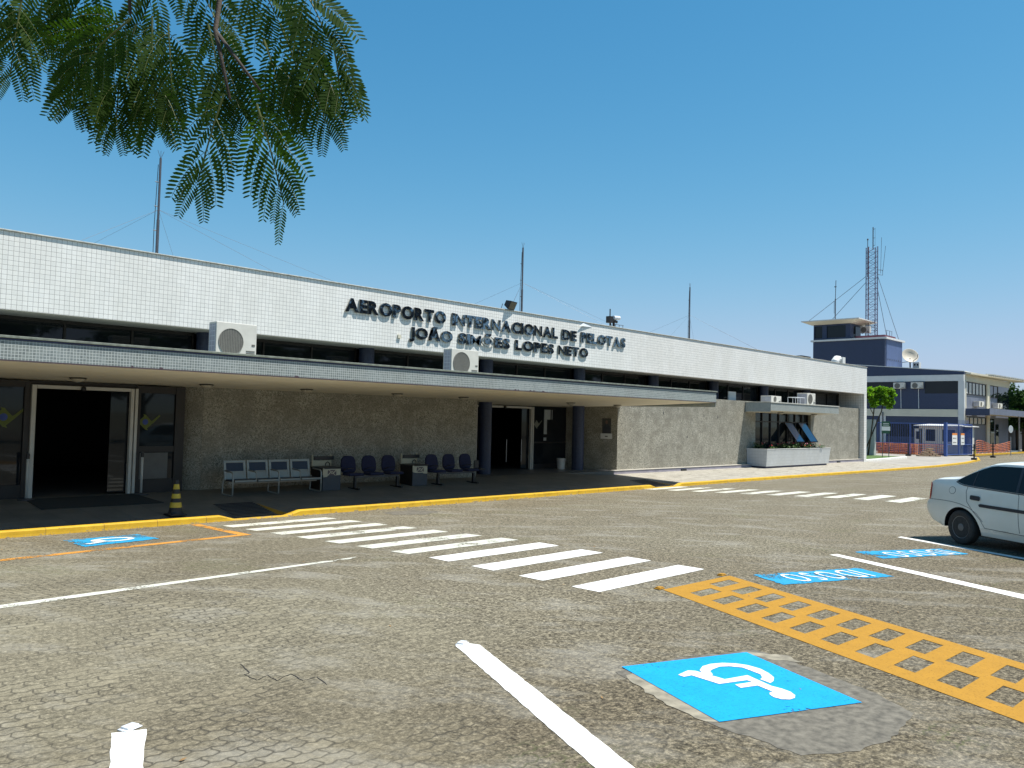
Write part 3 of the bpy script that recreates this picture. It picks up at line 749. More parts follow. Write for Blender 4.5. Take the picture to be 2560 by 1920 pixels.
# entrance 1 : dark mullions, glazing, sliding door frame
b = MB()
b.box(5.38, 5.495, 19.24, 19.36, .12, 2.56); b.box(-9, 5.38, 19.25, 19.35, 2.43, 2.56); b.box(-9, 5.38, 19.25, 19.35, .12, .40)
b.box(7.675, 7.77, 19.26, 19.35, .12, 2.56); b.box(8.58, 8.80, 19.25, 19.36, .12, 2.56); b.box(7.77, 8.58, 19.262, 19.35, 2.40, 2.56)
b.box(7.77, 8.58, 19.262, 19.35, 1.05, 1.18); b.box(7.77, 8.58, 19.262, 19.35, .12, .42); b.box(5.495, 7.675, 19.30, 19.40, 2.495, 2.58)
for x in (2.9, .4, -2.1, -4.6): b.box(x, x+.10, 19.245, 19.355, .12, 2.56)
b.build('glazing_frame', G('dark_frame'), T)
gl = MB(); gl.box(-9, 5.38, 19.30, 19.312, .40, 2.43); g1 = gl.build('glazing', G('dark_window_glass'), T)
gl = MB(); gl.box(7.77, 8.58, 19.30, 19.312, .42, 1.05); gl.build('glazing', G('dark_window_glass'), T); gl = MB(); gl.box(7.77, 8.58, 19.30, 19.312, 1.18, 2.40); g2 = gl.build('glazing', G('dark_window_glass'), T)
b = MB(); b.box(7.80, 8.45, 19.288, 19.298, .43, 1.03); fp = b.build('grey_lower_panel', plain('lower_panel_grey', (.10, .10, .095), .5), g2)  # plain grey panel, makes the lower pane paler than the glass
def doorframe(x0, x1, y, lb, r=True):
    d = thing('sliding_door', lb, 'door')
    b = MB()
    if r: b.box(x0, x0+.085, y-.06, y+.06, .12, 2.49)
    b.box(x0+(.087 if r else 0), x1-.16, y-.062, y+.05, 2.415, 2.49)
    b.box(x1-.155, x1-.085, y-.055, y+.06, .12, 2.485); b.box(x1-.062, x1, y-.065, y+.06, .12, 2.49)
    b.build('door_frame', G('pale_frame_metal'), d, .006)
    b = MB(); b.lathe([(.001, -.045), (.05, -.04), (.062, 0), (.05, .04), (.001, .045)], 16, Tm((x0+x1)/2-.10, y-.09, 2.43, 0, 0, PI/2)); b.build('motion_sensor', G('black_plastic'), d, smooth=True)
    b = MB(); b.box(x1-.55, x1-.17, y+.07, y+.082, .16, 2.40); b.build('door_leaf', G('dark_window_glass'), d)
    return d
doorframe(5.50, 7.675, 19.24, 'white framed automatic sliding door, the left one, behind the dark mat')
d2 = doorframe(20.35, 23.42, 21.4, 'far automatic sliding door with pale right jamb between the two blue columns')
# second entrance glazing
b = MB(); b.box(23.43, 25.6, 21.40, 21.412, .14, 2.60); g3 = b.build('glazing', G('dark_window_glass'), T)
b = MB(); b.box(18.52, 20.34, 21.41, 21.42, .14, 2.60); b.build('glazing', G('dark_window_glass'), T)
b = MB(); b.box(24.05, 24.42, 21.385, 21.397, 2.02, 2.40); b.box(24.05, 24.22, 21.386, 21.398, 1.45, 2.018); b.box(24.50, 24.53, 21.386, 21.398, 2.02, 2.40); b.box(24.05, 24.2, 21.386, 21.398, 1.20, 1.32)
b.build('notice_sheet', plain('notice_paper', (.42, .46, .48), .6), g3)
b = MB(); b.box(23.43, 25.4, 21.37, 21.399, .12, .3); b.box(25.35, 25.43, 21.37, 21.399, .3, 2.6); b.box(23.43, 25.35, 21.372, 21.399, 1.10, 1.16); b.build('glazing_frame', G('dark_frame'), T)
# emblem stickers
def emblem(x, z, y, s, mt, parent, circle=True):
    pts = [(-72, 26), (-52, 0), (-10, -44), (-16, -58), (4, -52), (46, -6), (102, -54), (112, -48), (58, 8), (14, 48), (22, 62), (0, 56), (-44, 12), (-60, 26)]
    b = MB(); n = len(pts)
    M_ = Tm(x, y, z, 0, PI/2)
    hole = [(16*math.cos(2*PI*k/n+PI*.85), 16*math.sin(2*PI*k/n+PI*.85)) for k in range(n)]
    b.prism([(px*s, -py*s) for px, py in pts][::-1], .003, M_); e = b.build('emblem', mt, parent)
    if circle:
        b = MB(); b.prism([(21*s*math.cos(t*PI/8), 21*s*math.sin(t*PI/8)) for t in range(16)], .0025, Tm(x, y-.0035, z, 0, PI/2)); b.build('emblem_disc', G('emblem_blue'), e)
emblem(7.90, 1.74, 19.296, .0031, G('emblem_yellow'), T)
emblem(5.02, 1.80, 19.296, .0036, G('emblem_yellow'), T)
emblem(23.62, 1.83, 21.392, .0028, plain('emblem_grey', (.16, .17, .14), .6), T, False)
# mounted white panel on the clerestory, small box on fascia
b = MB(); b.box(35.1, 35.8, YW+.3, YW+.34, 3.12, 3.55); b.build('white_vent_panel', G('white_paint'), T)
b = MB(); b.box(14.95, 15.06, YF-.05, YF-.002, 4.28, 4.38); b.build('junction_box', G('cream_paint'), T)
b = MB(); b.add([(23.15, YF-.09, 5.43), (23.55, YF-.004, 5.61), (24.0, YF-.004, 5.47), (23.45, YF-.06, 5.45)], [(0, 1, 2, 3)]); b.build('lifted_flashing', G('white_metal'), T)
for x, z in ((29.2, 2.4), (31.05, 1.40), (32.4, 2.35), (33.6, 2.3)): 
    b = MB(); b.prism([(0, -.07), (.045, -.01), (.03, .07), (-.01, .03)], .004, Tm(x, YW-.001, z, 0, PI/2)); b.build('granite_chip', G('dark_interior'), T)
for x in (30.25, 46.3): b = MB(); b.box(x, x+.37, 19.07, 19.12, -.03, .06); b.build('drain_outlet', G('black_plastic'), T)

# ------------------------------------------------------------------ sign letters
SG = thing('building_sign', 'dark raised letters reading AEROPORTO INTERNACIONAL DE PELOTAS JOÃO SIMÕES LOPES NETO', 'sign', (12.9, YF, 4.28))
KS = 19.08/18.85
words = [('AEROPORTO', 12.93, 16.57, 4.825, .375), ('INTERNACIONAL', 16.82, 21.76, 4.825, .375), ('DE', 21.99, 22.79, 4.82, .37), ('PELOTAS', 23.04, 25.72, 4.82, .37),
         ('JOÃO', 15.18, 16.86, 4.285, .335), ('SIMÕES', 17.10, 19.38, 4.285, .335), ('LOPES', 19.64, 21.57, 4.285, .335), ('NETO', 21.81, 23.46, 4.285, .335)]
for wd, x0, x1, z0, hgt in words:
    x0 *= KS; x1 *= KS; z0 = 2+(z0-2)*KS; hgt *= KS
    ws, wl = word_mesh(wd, .046, .5, .045)
    sx = (x1-x0)/wl
    for ch, me in ws:
        for v in me.vertices:
            x, y, z = v.co; v.co = (x0 + x*sx - 12.9, -.012 - (z+.5)*.048, z0 + y*hgt - 4.28)
        me.materials.append(G('painted_reflection_steel')); me.materials.append(G('letter_return')); me.name = 'letter'; me.update()
        for p in me.polygons: p.use_smooth = False; p.material_index = 0 if abs(p.normal.y) > .7 else 1
        o = bpy.data.objects.new('letter', me); COL.objects.link(o); o.parent = SG

# ------------------------------------------------------------------ ceiling lamps
LB = ['near the left edge', 'above the left end of the granite wall', 'third from the left', 'above the navy seats', 'above the right end of the granite wall', 'left of the far blue column', 'last under the main canopy']
def ceil_lamp(x, y, z, lb):
    t = thing('ceiling_lamp', lb, 'lamp', (x, y, z), group='round lamps under the canopies')
    b = MB(); b.lathe([(.165, 0), (.165, -.012), (.15, -.018)], 24); b.build('lamp_base', G('dark_frame'), t)
    b = MB(); b.lathe([(.14, -.016), (.13, -.05), (.09, -.08), (.04, -.092), (.004, -.095)], 24); b.build('lamp_glass', G('dome_light_glass'), t, smooth=True)
    b = MB()
    for a in (0, PI): b.tube([(.17*math.cos(a), .17*math.sin(a), -.008), (.15*math.cos(a), .15*math.sin(a), -.02), (.1*math.cos(a), .1*math.sin(a), -.05)], .008, 6)
    b.build('lamp_clip', G('black_plastic'), t); return t
for i, (x, y) in enumerate([(6.05, 18.2), (8.85, 18.3), (11.5, 18.3), (14.4, 18.3), (17.0, 18.4), (22.3, 18.6), (25.0, 18.6)]):
    ceil_lamp(x, y, 2.757 - (y-CF)*.0373 - .004, 'round dome lamp under the main canopy, ' + LB[i])
ceil_lamp(38.5, 18.7, 2.64, 'left dome lamp under the small canopy over the planter'); ceil_lamp(42.3, 18.7, 2.64, 'right dome lamp under the small canopy over the planter')

# ------------------------------------------------------------------ air conditioners
def ac(name, label, x, y, z, w, h, d, grp='outdoor air conditioning units', rz=0, small=False):
    t = thing(name, label, 'air conditioner', (x, y, z), rz, grp)
    b = MB(); b.box(0, w, 0, d, .03, h); b.build('casing', G('ac_plastic'), t, .012)
    b = MB(); b.box(-.006, -.001, .03, d-.03, .06, h-.05); b.build('side_coil', G('ac_grey_side'), t)
    b = MB(); r = min(h*.42, w*.30); cx = w*.36; cz = h*.5
    ring = [(cx+r*1.02*math.cos(a*PI/20), cz+r*1.02*math.sin(a*PI/20)) for a in range(40)]
    b.prism(ring, .006, Tm(0, -.001, 0, 0, PI/2)); g = b.build('fan_grille', G('ac_grille'), t)
    b = MB()
    for k in range(-7, 8):
        xx = cx + k*r/7.5; hh = math.sqrt(max(0, r*r-(xx-cx)**2)); b.box(xx-.004, xx+.004, -.014, -.007, cz-hh, cz+hh)
    for rr in (1.0,):
        p = [(cx+r*rr*math.cos(a*PI/16), -.012, cz+r*rr*math.sin(a*PI/16)) for a in range(33)]; b.tube(p, .006, 5, False)
    b.build('grille_wire', G('grille_grey'), g)
    b = MB()
    for k in range(4): b.box(w*.74, w*.96, -.006, -.001, h*.10+k*h*.055, h*.10+k*h*.055+h*.03)
    b.box(w*.88, w*.96, -.008, -.001, h*.42, h*.47); b.build('vent_slot', G('ac_grille'), t)
    b = MB(); 
    for k in range(7): b.box(-.010, -.0065, .04, d-.04, .09+k*(h-.16)/6.3, .10+k*(h-.16)/6.3)
    for k in range(3): b.box(-.010, -.0066, .06+k*(d-.12)/2-.005, .06+k*(d-.12)/2+.005, .07, h-.06)
    b.build('coil_guard', G('white_metal'), t)
    b = MB(); b.box(.08, .14, .02, d-.02, 0, .031); b.box(w-.14, w-.08, .02, d-.02, 0, .031); b.build('foot', G('black_plastic'), t)
    return t
ac('air_conditioner', 'large white air conditioning unit on the canopy, the left of the two', 8.62, 17.45, 3.165, .98, .86, .36)
ac('air_conditioner', 'large white air conditioning unit on the canopy below the sign word SIMÕES', 15.63, 17.45, 3.165, 1.06, .80, .36)
ac('air_conditioner', 'low white air conditioning unit at the left on the small canopy roof', 37.2, 18.55, 3.10, 1.05, .32, .55)
ac('air_conditioner', 'tall slim air conditioning unit at the right on the small canopy roof', 41.15, 18.55, 3.10, .98, .60, .55)
t = thing('metal_stand', 'empty white metal frame between the two units on the small canopy', 'frame', (39.9, 18.6, 3.10))
b = MB()
for x in (0, .55, 1.1):
    b.tube([(x, 0, 0), (x, 0, .34)], .014, 6); b.tube([(x, .4, 0), (x, .4, .34)], .014, 6); b.tube([(x, 0, .34), (x, .4, .34)], .014, 6)
b.tube([(0, 0, .34), (1.1, 0, .34)], .014, 6); b.tube([(0, .4, .34), (1.1, .4, .34)], .014, 6); b.build('frame', G('white_metal'), t)

# ------------------------------------------------------------------ planter
P_ = thing('planter', 'long white tiled flared planter box full of flowers under the small canopy', 'planter')
def flare(x0, x1, y0, y1, z0, z1, k=.0): pass
px0, px1, pf, pb = 36.30, 43.45, 18.28, YW-.02
b = MB(); b.hexa([(px0+.06, pf+.07, .06), (px1-.10, pf+.07, .06), (px1-.10, pb, .06), (px0+.06, pb, .06), (px0, pf, .86), (px1, pf, .86), (px1, pb, .86), (px0, pb, .86)])
b.m = [0, 0, 0, 1, 0, 1]; b.build('box', [G('planter_tile'), G('planter_side_tile')], P_)
b = MB(); b.box(px0+.12, px1-.18, pf+.14, pb, -.12, .058); b.build('plinth', G('navy_trim'), P_)
b = MB(); b.box(px0-.012, px1+.012, pf-.012, pf+.07, .862, .885); b.box(px0-.012, px0+.07, pf+.072, pb, .862, .885); b.box(px1-.07, px1+.012, pf+.072, pb, .862, .885); b.build('rim', G('white_paint'), P_)
b = MB(); b.box(px0+.07, px1-.07, pf+.07, pb, .80, .866); b.build('soil', G('bark'), P_)
bl = MB(); bf = MB(); bp = MB()
for i in range(60):
    x = random.uniform(px0+.2, px1-.1); y = random.uniform(pf+.05, pb-.08); hh = random.uniform(.08, .26)*(1.4 if x < 37 else 1)
    for k in range(30):
        c = Vector((x+random.gauss(0, .11), y+random.gauss(0, .07), .88+random.uniform(0, hh))); a = random.uniform(0, 2*PI)
        u = Vector((math.cos(a), math.sin(a), random.uniform(-.3, .6)))*.045; w = Vector((-math.sin(a), math.cos(a), random.uniform(-.5, .5)))*.028
        bl.add([c-u, c-w, c+u, c+w], [(0, 1, 2, 3)])
    for k in range(random.choice((0, 1, 1, 2, 3)) if x > 37 else 0):
        c = Vector((x+random.gauss(0, .1), y+random.gauss(0, .06), .90+hh)); q = (bf if random.random() < .84 else bp)
        for j in range(6):
            a = j*PI/3; r_ = random.uniform(.020, .036)
            q.add([c, c+Vector((math.cos(a)*r_, math.sin(a)*r_*.6-.01, math.sin(a)*r_)), c+Vector((math.cos(a+.9)*r_, math.sin(a+.9)*r_*.6-.01, math.sin(a+.9)*r_))], [(0, 1, 2)])
fl = thing('flower_bed', 'red and pink flowers with green leaves growing in the white planter', 'flowers', (0, 0, 0))
bl.build('foliage', G('plant_leaf'), fl); bf.build('red_blossoms', G('red_flower'), fl); bp.build('pink_blossoms', G('pink_flower'), fl)

# ------------------------------------------------------------------ furniture on the entrance pavement
fz = lambda y: -.11+(y-16.1)*.0767
# white beam bench, four seats
B1 = thing('bench', 'pale metal bench of four joined seats with dark backs against the granite wall', 'bench', (9.43, 18.02, fz(18.2)))
for k in range(4):
    x0 = .04 + .592*k
    b = MB(); b.box(x0, x0+.54, -.03, .40, .335, .375); st = b.build('seat', G('navy_vinyl'), B1, .012)
    b = MB(); b.tube([(x0, -.035, .345), (x0+.54, -.035, .345)], .030, 8); b.build('seat_front_bar', G('bench_metal'), st)
    M_ = Tm(x0-.02, .42, .36, 0, -.18)
    b = MB(); b.box(0, .06, 0, .025, 0, .46, M_); b.box(.50, .56, 0, .025, 0, .46, M_); b.box(.06, .50, 0, .025, .40, .46, M_); b.box(.06, .50, 0, .025, 0, .17, M_); b.box(.06, .5, .0, .03, .17, .20, M_)
    bk = b.build('backrest', G('bench_metal'), B1, .006)
    b = MB(); b.box(.06, .50, .006, .018, .20, .40, M_); b.build('back_panel', G('navy_vinyl'), bk)
for k in range(5):
    x = .0 + .595*k; full = k in (0, 2, 4)
    b = MB()
    if full: b.tube([(x, .42, .40), (x-.03*0, .47, .08), (x, .46, .03), (x, .0, .015), (x, -.03, .04), (x, -.03, .50), (x, .0, .545), (x, .06, .56), (x, .36, .58)], .019, 8)
    else: b.tube([(x, -.03, .33), (x, -.03, .50), (x, .0, .545), (x, .06, .56), (x, .36, .58)], .017, 8)
    b.build('leg' if full else 'armrest', G('bench_metal'), B1, smooth=True)
b = MB(); b.box(.0, 2.38, .17, .23, .27, .33); b.build('beam', G('bench_metal'), B1)
# navy padded benches
def navy(x, lb, pitch):
    t = thing('bench', lb, 'bench', (x, 18.1, fz(18.25)), group='three-seat benches with dark rounded backs')
    for k in range(3):
        cx = pitch*k - .05
        b = MB()
        prof = [(0.0, .0), (.17, .0), (.225, .06), (.235, .20), (.215, .34), (.16, .42), (.08, .45)]
        pts = prof + [(-a, c) for a, c in prof[::-1]][:-1]
        b.prism(pts[1:], .07, Tm(cx, .33, .42, 0, PI/2-.12)); b.build('backrest', G('navy_fabric'), t, .025, True, 3)
        b = MB(); b.box(cx-.23, cx+.23, -.10, .26, .36, .43); b.build('seat', G('navy_fabric'), t, .03, True, 3)
        b = MB(); b.tube([(cx-.2, .26, .50), (cx-.22, .0, .56), (cx-.05, -.04, .56)], .012, 6); b.build('armrest', G('black_plastic'), t)
    b = MB(); b.box(.0, pitch*2+.12, .06, .12, .30, .355); b.build('beam', G('steel_dark'), t)
    for lx in (.02, pitch*2+.10):
        b = MB(); b.box(lx-.03, lx+.03, .06, .13, .03, .30); b.box(lx-.03, lx+.03, -.12, .36, .0, .035); b.build('leg', G('black_plastic'), t)
    return t
navy(12.97, 'dark blue three-seat bench between the two small desks', .665)
n3 = navy(15.87, 'dark blue three-seat bench right of both desks, near the blue column', .665)
b = MB(); b.box(1.62, 1.86, .0, .34, .38, .42); b.box(1.66, 1.84, .30, .34, .42, .66); b.build('side_table', G('black_plastic'), n3, .01)
# small desks
def desk(x, lb, peel):
    t = thing('small_desk', lb, 'desk', (x, 18.2, fz(18.3)))
    b = MB(); b.box(.0, .54, 0, .012, .0, .56); fr = b.build('front_panel', G('desk_grey'), t)
    b = MB(); b.prism(peel, .004, Tm(0, -.001, 0, 0, PI/2)); cp = b.build('cream_sheet', G('desk_cream'), fr)
    # emblem on the sheet: dark lozenge frame with pale strokes
    M_ = Tm(.27, -.0055, .455, 0, PI/2); b = MB()
    b.prism([(-.13, -.05), (-.11, -.068), (.11, -.068), (.13, -.05), (.13, .05), (.11, .068), (-.11, .068), (-.13, .05)], .002, M_); em = b.build('emblem', G('desk_brown'), cp)
    b = MB(); M2 = Tm(.27, -.0078, .455, 0, PI/2)
    b.prism([(-.13, -.05), (-.11, -.068), (-.02, .018), (-.034, .034)], .001, M2); b.prism([(.13, .05), (.11, .068), (.02, -.018), (.034, -.034)], .001, M2)
    b.prism([(-.075, .068), (-.10, .068), (-.034, .0), (-.02, .014)], .0012, M2); b.prism([(.075, -.068), (.10, -.068), (.034, .0), (.02, -.014)], .0012, M2)
    b.prism([(.036*math.cos(k*PI/8), .036*math.sin(k*PI/8)) for k in range(16)], .0014, M2); b.build('emblem_stroke', G('desk_cream'), em)
    b = MB(); b.prism([(.020*math.cos(k*PI/8), .020*math.sin(k*PI/8)) for k in range(16)], .001, Tm(.27, -.0095, .455, 0, PI/2)); b.build('emblem_dot', G('desk_brown'), em)
    b = MB(); b.box(-.015, .57, -.03, .60, .565, .585); b.build('top', G('black_plastic'), t, .004)
    for q in ((.0, .012), (.53, .542)): b = MB(); b.box(q[0], q[1], .013, .56, 0, .56); b.build('side_panel', G('dark_frame'), t)
    for q in ((.02, .05, .55, .58, .587, .89), (.58, .61, .55, .58, .587, .89), (-.02, .02, -.032, -.012, .40, .57)): b = MB(); b.box(*q); b.build('upright', G('desk_cream'), t)
    b = MB(); b.box(.05, .58, .555, .57, .60, .74); b.build('back_panel', G('desk_cream'), t)
    b = MB(); b.box(.06, .66, .50, .545, .755, .85, ); b.build('sloping_bar', G('black_plastic'), t, .01)
    b = MB(); b.tube([(.42, .54, .60), (.43, .54, .66), (.49, .54, .70), (.55, .54, .66), (.56, .54, .60)], .012, 6); b.build('handle', G('black_plastic'), t)
desk(12.0, 'small desk with a torn cream sheet and emblem, beside the pale four-seat bench', [(.01, .34), (.13, .35), (.14, .38), (.34, .40), (.36, .38), (.53, .385), (.53, .55), (.01, .55)])
desk(14.95, 'small desk with a torn cream sheet and emblem, between the dark blue benches', [(.01, .385), (.12, .36), (.36, .36), (.40, .34), (.53, .33), (.53, .55), (.01, .55)])
# cone
t = thing('traffic_cone', 'black cone with yellow bands standing at the kerb', 'cone', (7.37, 16.36, swz(7.37, 16.36)+.012))
b = MB(); b.box(-.17, .17, -.17, .17, 0, .03); b.build('base', G('cone_black'), t, .01)
rad = lambda z: .125 - (z-.03)*.125 + .0
zs = [.03, .12, .22, .31, .44, .52, .60, .70]
b = MB(); b.lathe([(.16, .03), (.14, .05), (.128, .08), (.035, .70)], 28); b.build('body', G('cone_black'), t, smooth=False)
for z0, z1 in ((.16, .26), (.34, .43), (.52, .62)):
    f = lambda z: .128 + (.035-.128)*(z-.08)/.62 + .002
    b = MB(); b.lathe([(f(z0), z0), (f(z1), z1)], 28); b.build('yellow_band', G('cone_yellow'), t)
# stanchions and mat
for x, lb in ((5.42, 'slim steel barrier post at the left jamb of the near sliding door'), (7.74, 'slim steel barrier post at the right jamb of the near sliding door')):
    t = thing('barrier_post', lb, 'post', (x, 18.98, swz(x, 18.98)))
    b = MB(); b.lathe([(.16, 0), (.16, .012), (.06, .03), (.02, .04)], 24); b.build('base', G('steel_dark'), t)
    b = MB(); b.tube([(0, 0, .03), (0, 0, .92)], .026, 14); b.build('pole', G('pale_frame_metal'), t, smooth=True)
    b = MB(); b.tube([(0, 0, .84), (0, 0, .95)], .034, 14); b.build('belt_head', G('black_plastic'), t)
b = MB(); q = [(5.36, 17.80), (7.75, 17.78), (7.62, 19.02), (5.40, 19.0)]
b.add([(x, y, swz(x, y)+.004) for x, y in q] + [(x, y, swz(x, y)+.016) for x, y in q], [(4, 5, 6, 7), (0, 1, 5, 4), (1, 2, 6, 5), (2, 3, 7, 6), (3, 0, 4, 7)])
tag(b.build('door_mat', G('door_mat')), 'dark rubber mat in front of the near sliding door', 'mat')
# portrait poster on splayed wall
u = Vector((.706, -2.0, 0)).normalized(); ang = math.atan2(u.y, u.x)
t = thing('portrait_poster', 'framed dark portrait photo above a white caption plate on the shaded wall', 'picture', (25.845, 19.93, 0), ang)
t.scale = (.86, 1, 1)
b = MB(); b.box(-.07, .47, -.02, -.004, 1.32, 1.53); b.build('caption_plate', G('white_paint'), t)
b = MB(); b.box(0, .42, -.024, -.006, 1.532, 2.12); pp = b.build('picture', plain('picture_ground', (.055, .055, .05), .5), t)
b = MB(); b.prism([(0.02, 1.54), (.40, 1.54), (.40, 1.72), (.34, 1.84), (.25, 1.90), (.13, 1.88), (.05, 1.76)], .003, Tm(0, -.025, 0, 0, PI/2)); b.build('jacket', G('portrait_dark'), pp)
b = MB(); b.prism([(.215+.055*math.cos(k*PI/8), 1.97+.075*math.sin(k*PI/8)) for k in range(16)], .003, Tm(0, -.0285, 0, 0, PI/2)); b.build('face', G('portrait_skin'), pp)
b = MB(); b.prism([(.19, 1.885), (.25, 1.885), (.235, 1.76)], .003, Tm(0, -.0285, 0, 0, PI/2)); b.build('shirt', G('desk_grey'), pp)
b = MB(); b.box(.14, .27, -.024, -.0205, 1.40, 1.435); b.build('caption', G('black_plastic'), t)
# rods inside the far door and a bin
b = MB()
for x in (20.75, 21.0, 21.95, 22.75): b.tube([(x, 21.35, .42), (x, 21.35, 1.25)], .014, 6)
b.build('door_handle', G('steel'), d2)
t = thing('waste_bin', 'small white bin beside the far blue column', 'bin', (24.55, 20.9, .12))
b = MB(); b.lathe([(.15, 0), (.17, .40), (.175, .41), (.16, .41), (.15, .05)], 20); b.build('body', G('white_paint'), t)

# ------------------------------------------------------------------ roof equipment
def mast(x, y, zt, lb, rail=True):
    t = thing('antenna_mast', lb, 'antenna', (x, y, 5.2), group='thin guyed masts on the terminal roof')
    hh = zt-5.2
    b = MB(); b.tube([(0, 0, 0), (0, 0, hh*.55)], .045, 8); b.tube([(0, 0, hh*.55), (0, 0, hh-.1)], .035, 8); b.build('pole', G('steel_dark'), t)
    b = MB(); b.tube([(-.10, .02, 0), (-.10, .02, hh*.5), (-.06, 0, hh*.93)], .010, 5)
    for k in range(5): b.tube([(-.13, 0, .6+k*hh/6), (0, 0, .6+k*hh/6)], .012, 5)
    b.build('cable', G('black_plastic'), t)
    b = MB(); 
    for a in (-.09, 0, .09): b.tube([(0, 0, hh-.12), (a, 0, hh+.12)], .006, 4)
    b.build('lightning_tip', G('steel_dark'), t)
    b = MB()
    for dx, dy in ((-4.2, -3.0), (3.0, -4.0), (9.0, -2.0), (-3, 5), (4, 6)):
        b.tube([(0, 0, hh*.62), (dx, dy, .1)], .0035, 4)
    b.build('guy_wire', G('steel_dark'), t); return t
mast(9.95, 24, 9.45, 'thin grey mast on the terminal roof below the hanging leaves')
mast(25.4, 24, 9.4, 'thin dark mast on the terminal roof above the sign')
mast(38.6, 24, 9.45, 'thin mast on the terminal roof right of the camera mast')
t = thing('floodlight', 'black box floodlight clamped on the parapet above the sign', 'floodlight', (19.53, 19.18, 5.626))
M_ = Tm(.05, -.08, .20, .25, .45)
b = MB(); b.hexa([M_ @ Vector(p) for p in ((-.13, -.02, -.10), (.13, -.02, -.10), (.22, -.0, -.17), (-.22, -.0, -.17), (-.13, -.02, .10), (.13, -.02, .10), (.22, 0, .15), (-.22, 0, .15))])
b.v = []; b.f = []; b.m = []
b.hexa([M_ @ Vector(p) for p in ((-.22, -.17, -.15), (.22, -.17, -.15), (.15, .06, -.09), (-.15, .06, -.09), (-.22, -.17, .15), (.22, -.17, .15), (.15, .06, .09), (-.15, .06, .09))]); b.build('housing', G('dark_frame'), t, .01)
b = MB(); b.box(-.19, .19, -.176, -.171, -.12, .12, M_); b.build('lens', plain('lens_glass', (.07, .075, .06), .15), t)
b = MB(); b.tube([(-.2, -.05, .18), (-.22, 0, .02), (.3, 0, .02), (.3, -.05, .18)], .012, 6); b.build('bracket', G('steel_dark'), t)
t = thing('security_camera', 'white camera and dark gear on a short post on the parapet', 'camera', (26.5, 20.0, 5.2))
b = MB(); b.tube([(-.2, 0, 0), (-.2, 0, 1.28)], .025, 6); b.tube([(.05, 0, 0), (.05, 0, .85)], .05, 8); b.tube([(.05, 0, .3), (-.18, 0, .75)], .02, 6); b.build('pole', G('dark_frame'), t)
b = MB(); b.box(-.33, -.12, -.1, .1, .72, .98); b.tube([(-.1, 0, .86), (.25, 0, .80)], .06, 8); b.build('housing', G('dark_frame'), t)
b = MB(); b.tube([(.0, -.02, .95), (.38, -.02, .97)], .085, 12); b.build('camera_body', G('white_metal'), t, smooth=False)
b = MB()
for x in (.3, .55, .8): b.tube([(x, .1, 0), (x, .1, .72)], .012, 5)
b.tube([(.2, .1, .72), (.85, .1, .72)], .012, 5); b.tube([(.2, .1, .6), (.85, .1, .6)], .012, 5); b.build('rail', G('steel_dark'), t)
for (x, w, hh, mt, lb) in ((50.4, 1.3, .9, 'dark_frame', 'dark box vent on the roof near the blue tower'), (53.0, 1.1, .85, 'steel_dark', 'flat dark roof vent left of the pale cowl')):
    t = thing('roof_vent', lb, 'vent', (x*.93, 21.5, 5.2)); b = MB(); b.box(0, w*.85, 0, .7, 0, hh); b.build('vent_box', G(mt), t, .02)
    b = MB(); b.box(-.05, w*.85+.05, -.05, .75, hh, hh+.06); b.build('vent_cap', G(mt), t)
t = thing('roof_cowl', 'pale curved ventilation cowl at the right end of the terminal roof', 'vent', (48.0, 20.0, 5.2))
b = MB(); b.tube([(0, 0, .35), (.05, 0, .62), (.28, 0, .78), (.62, 0, .80)], [.2, .22, .22, .2], 12); b.box(.55, .95, -.25, .25, .35, .92); b.build('cowl', G('white_paint'), t)

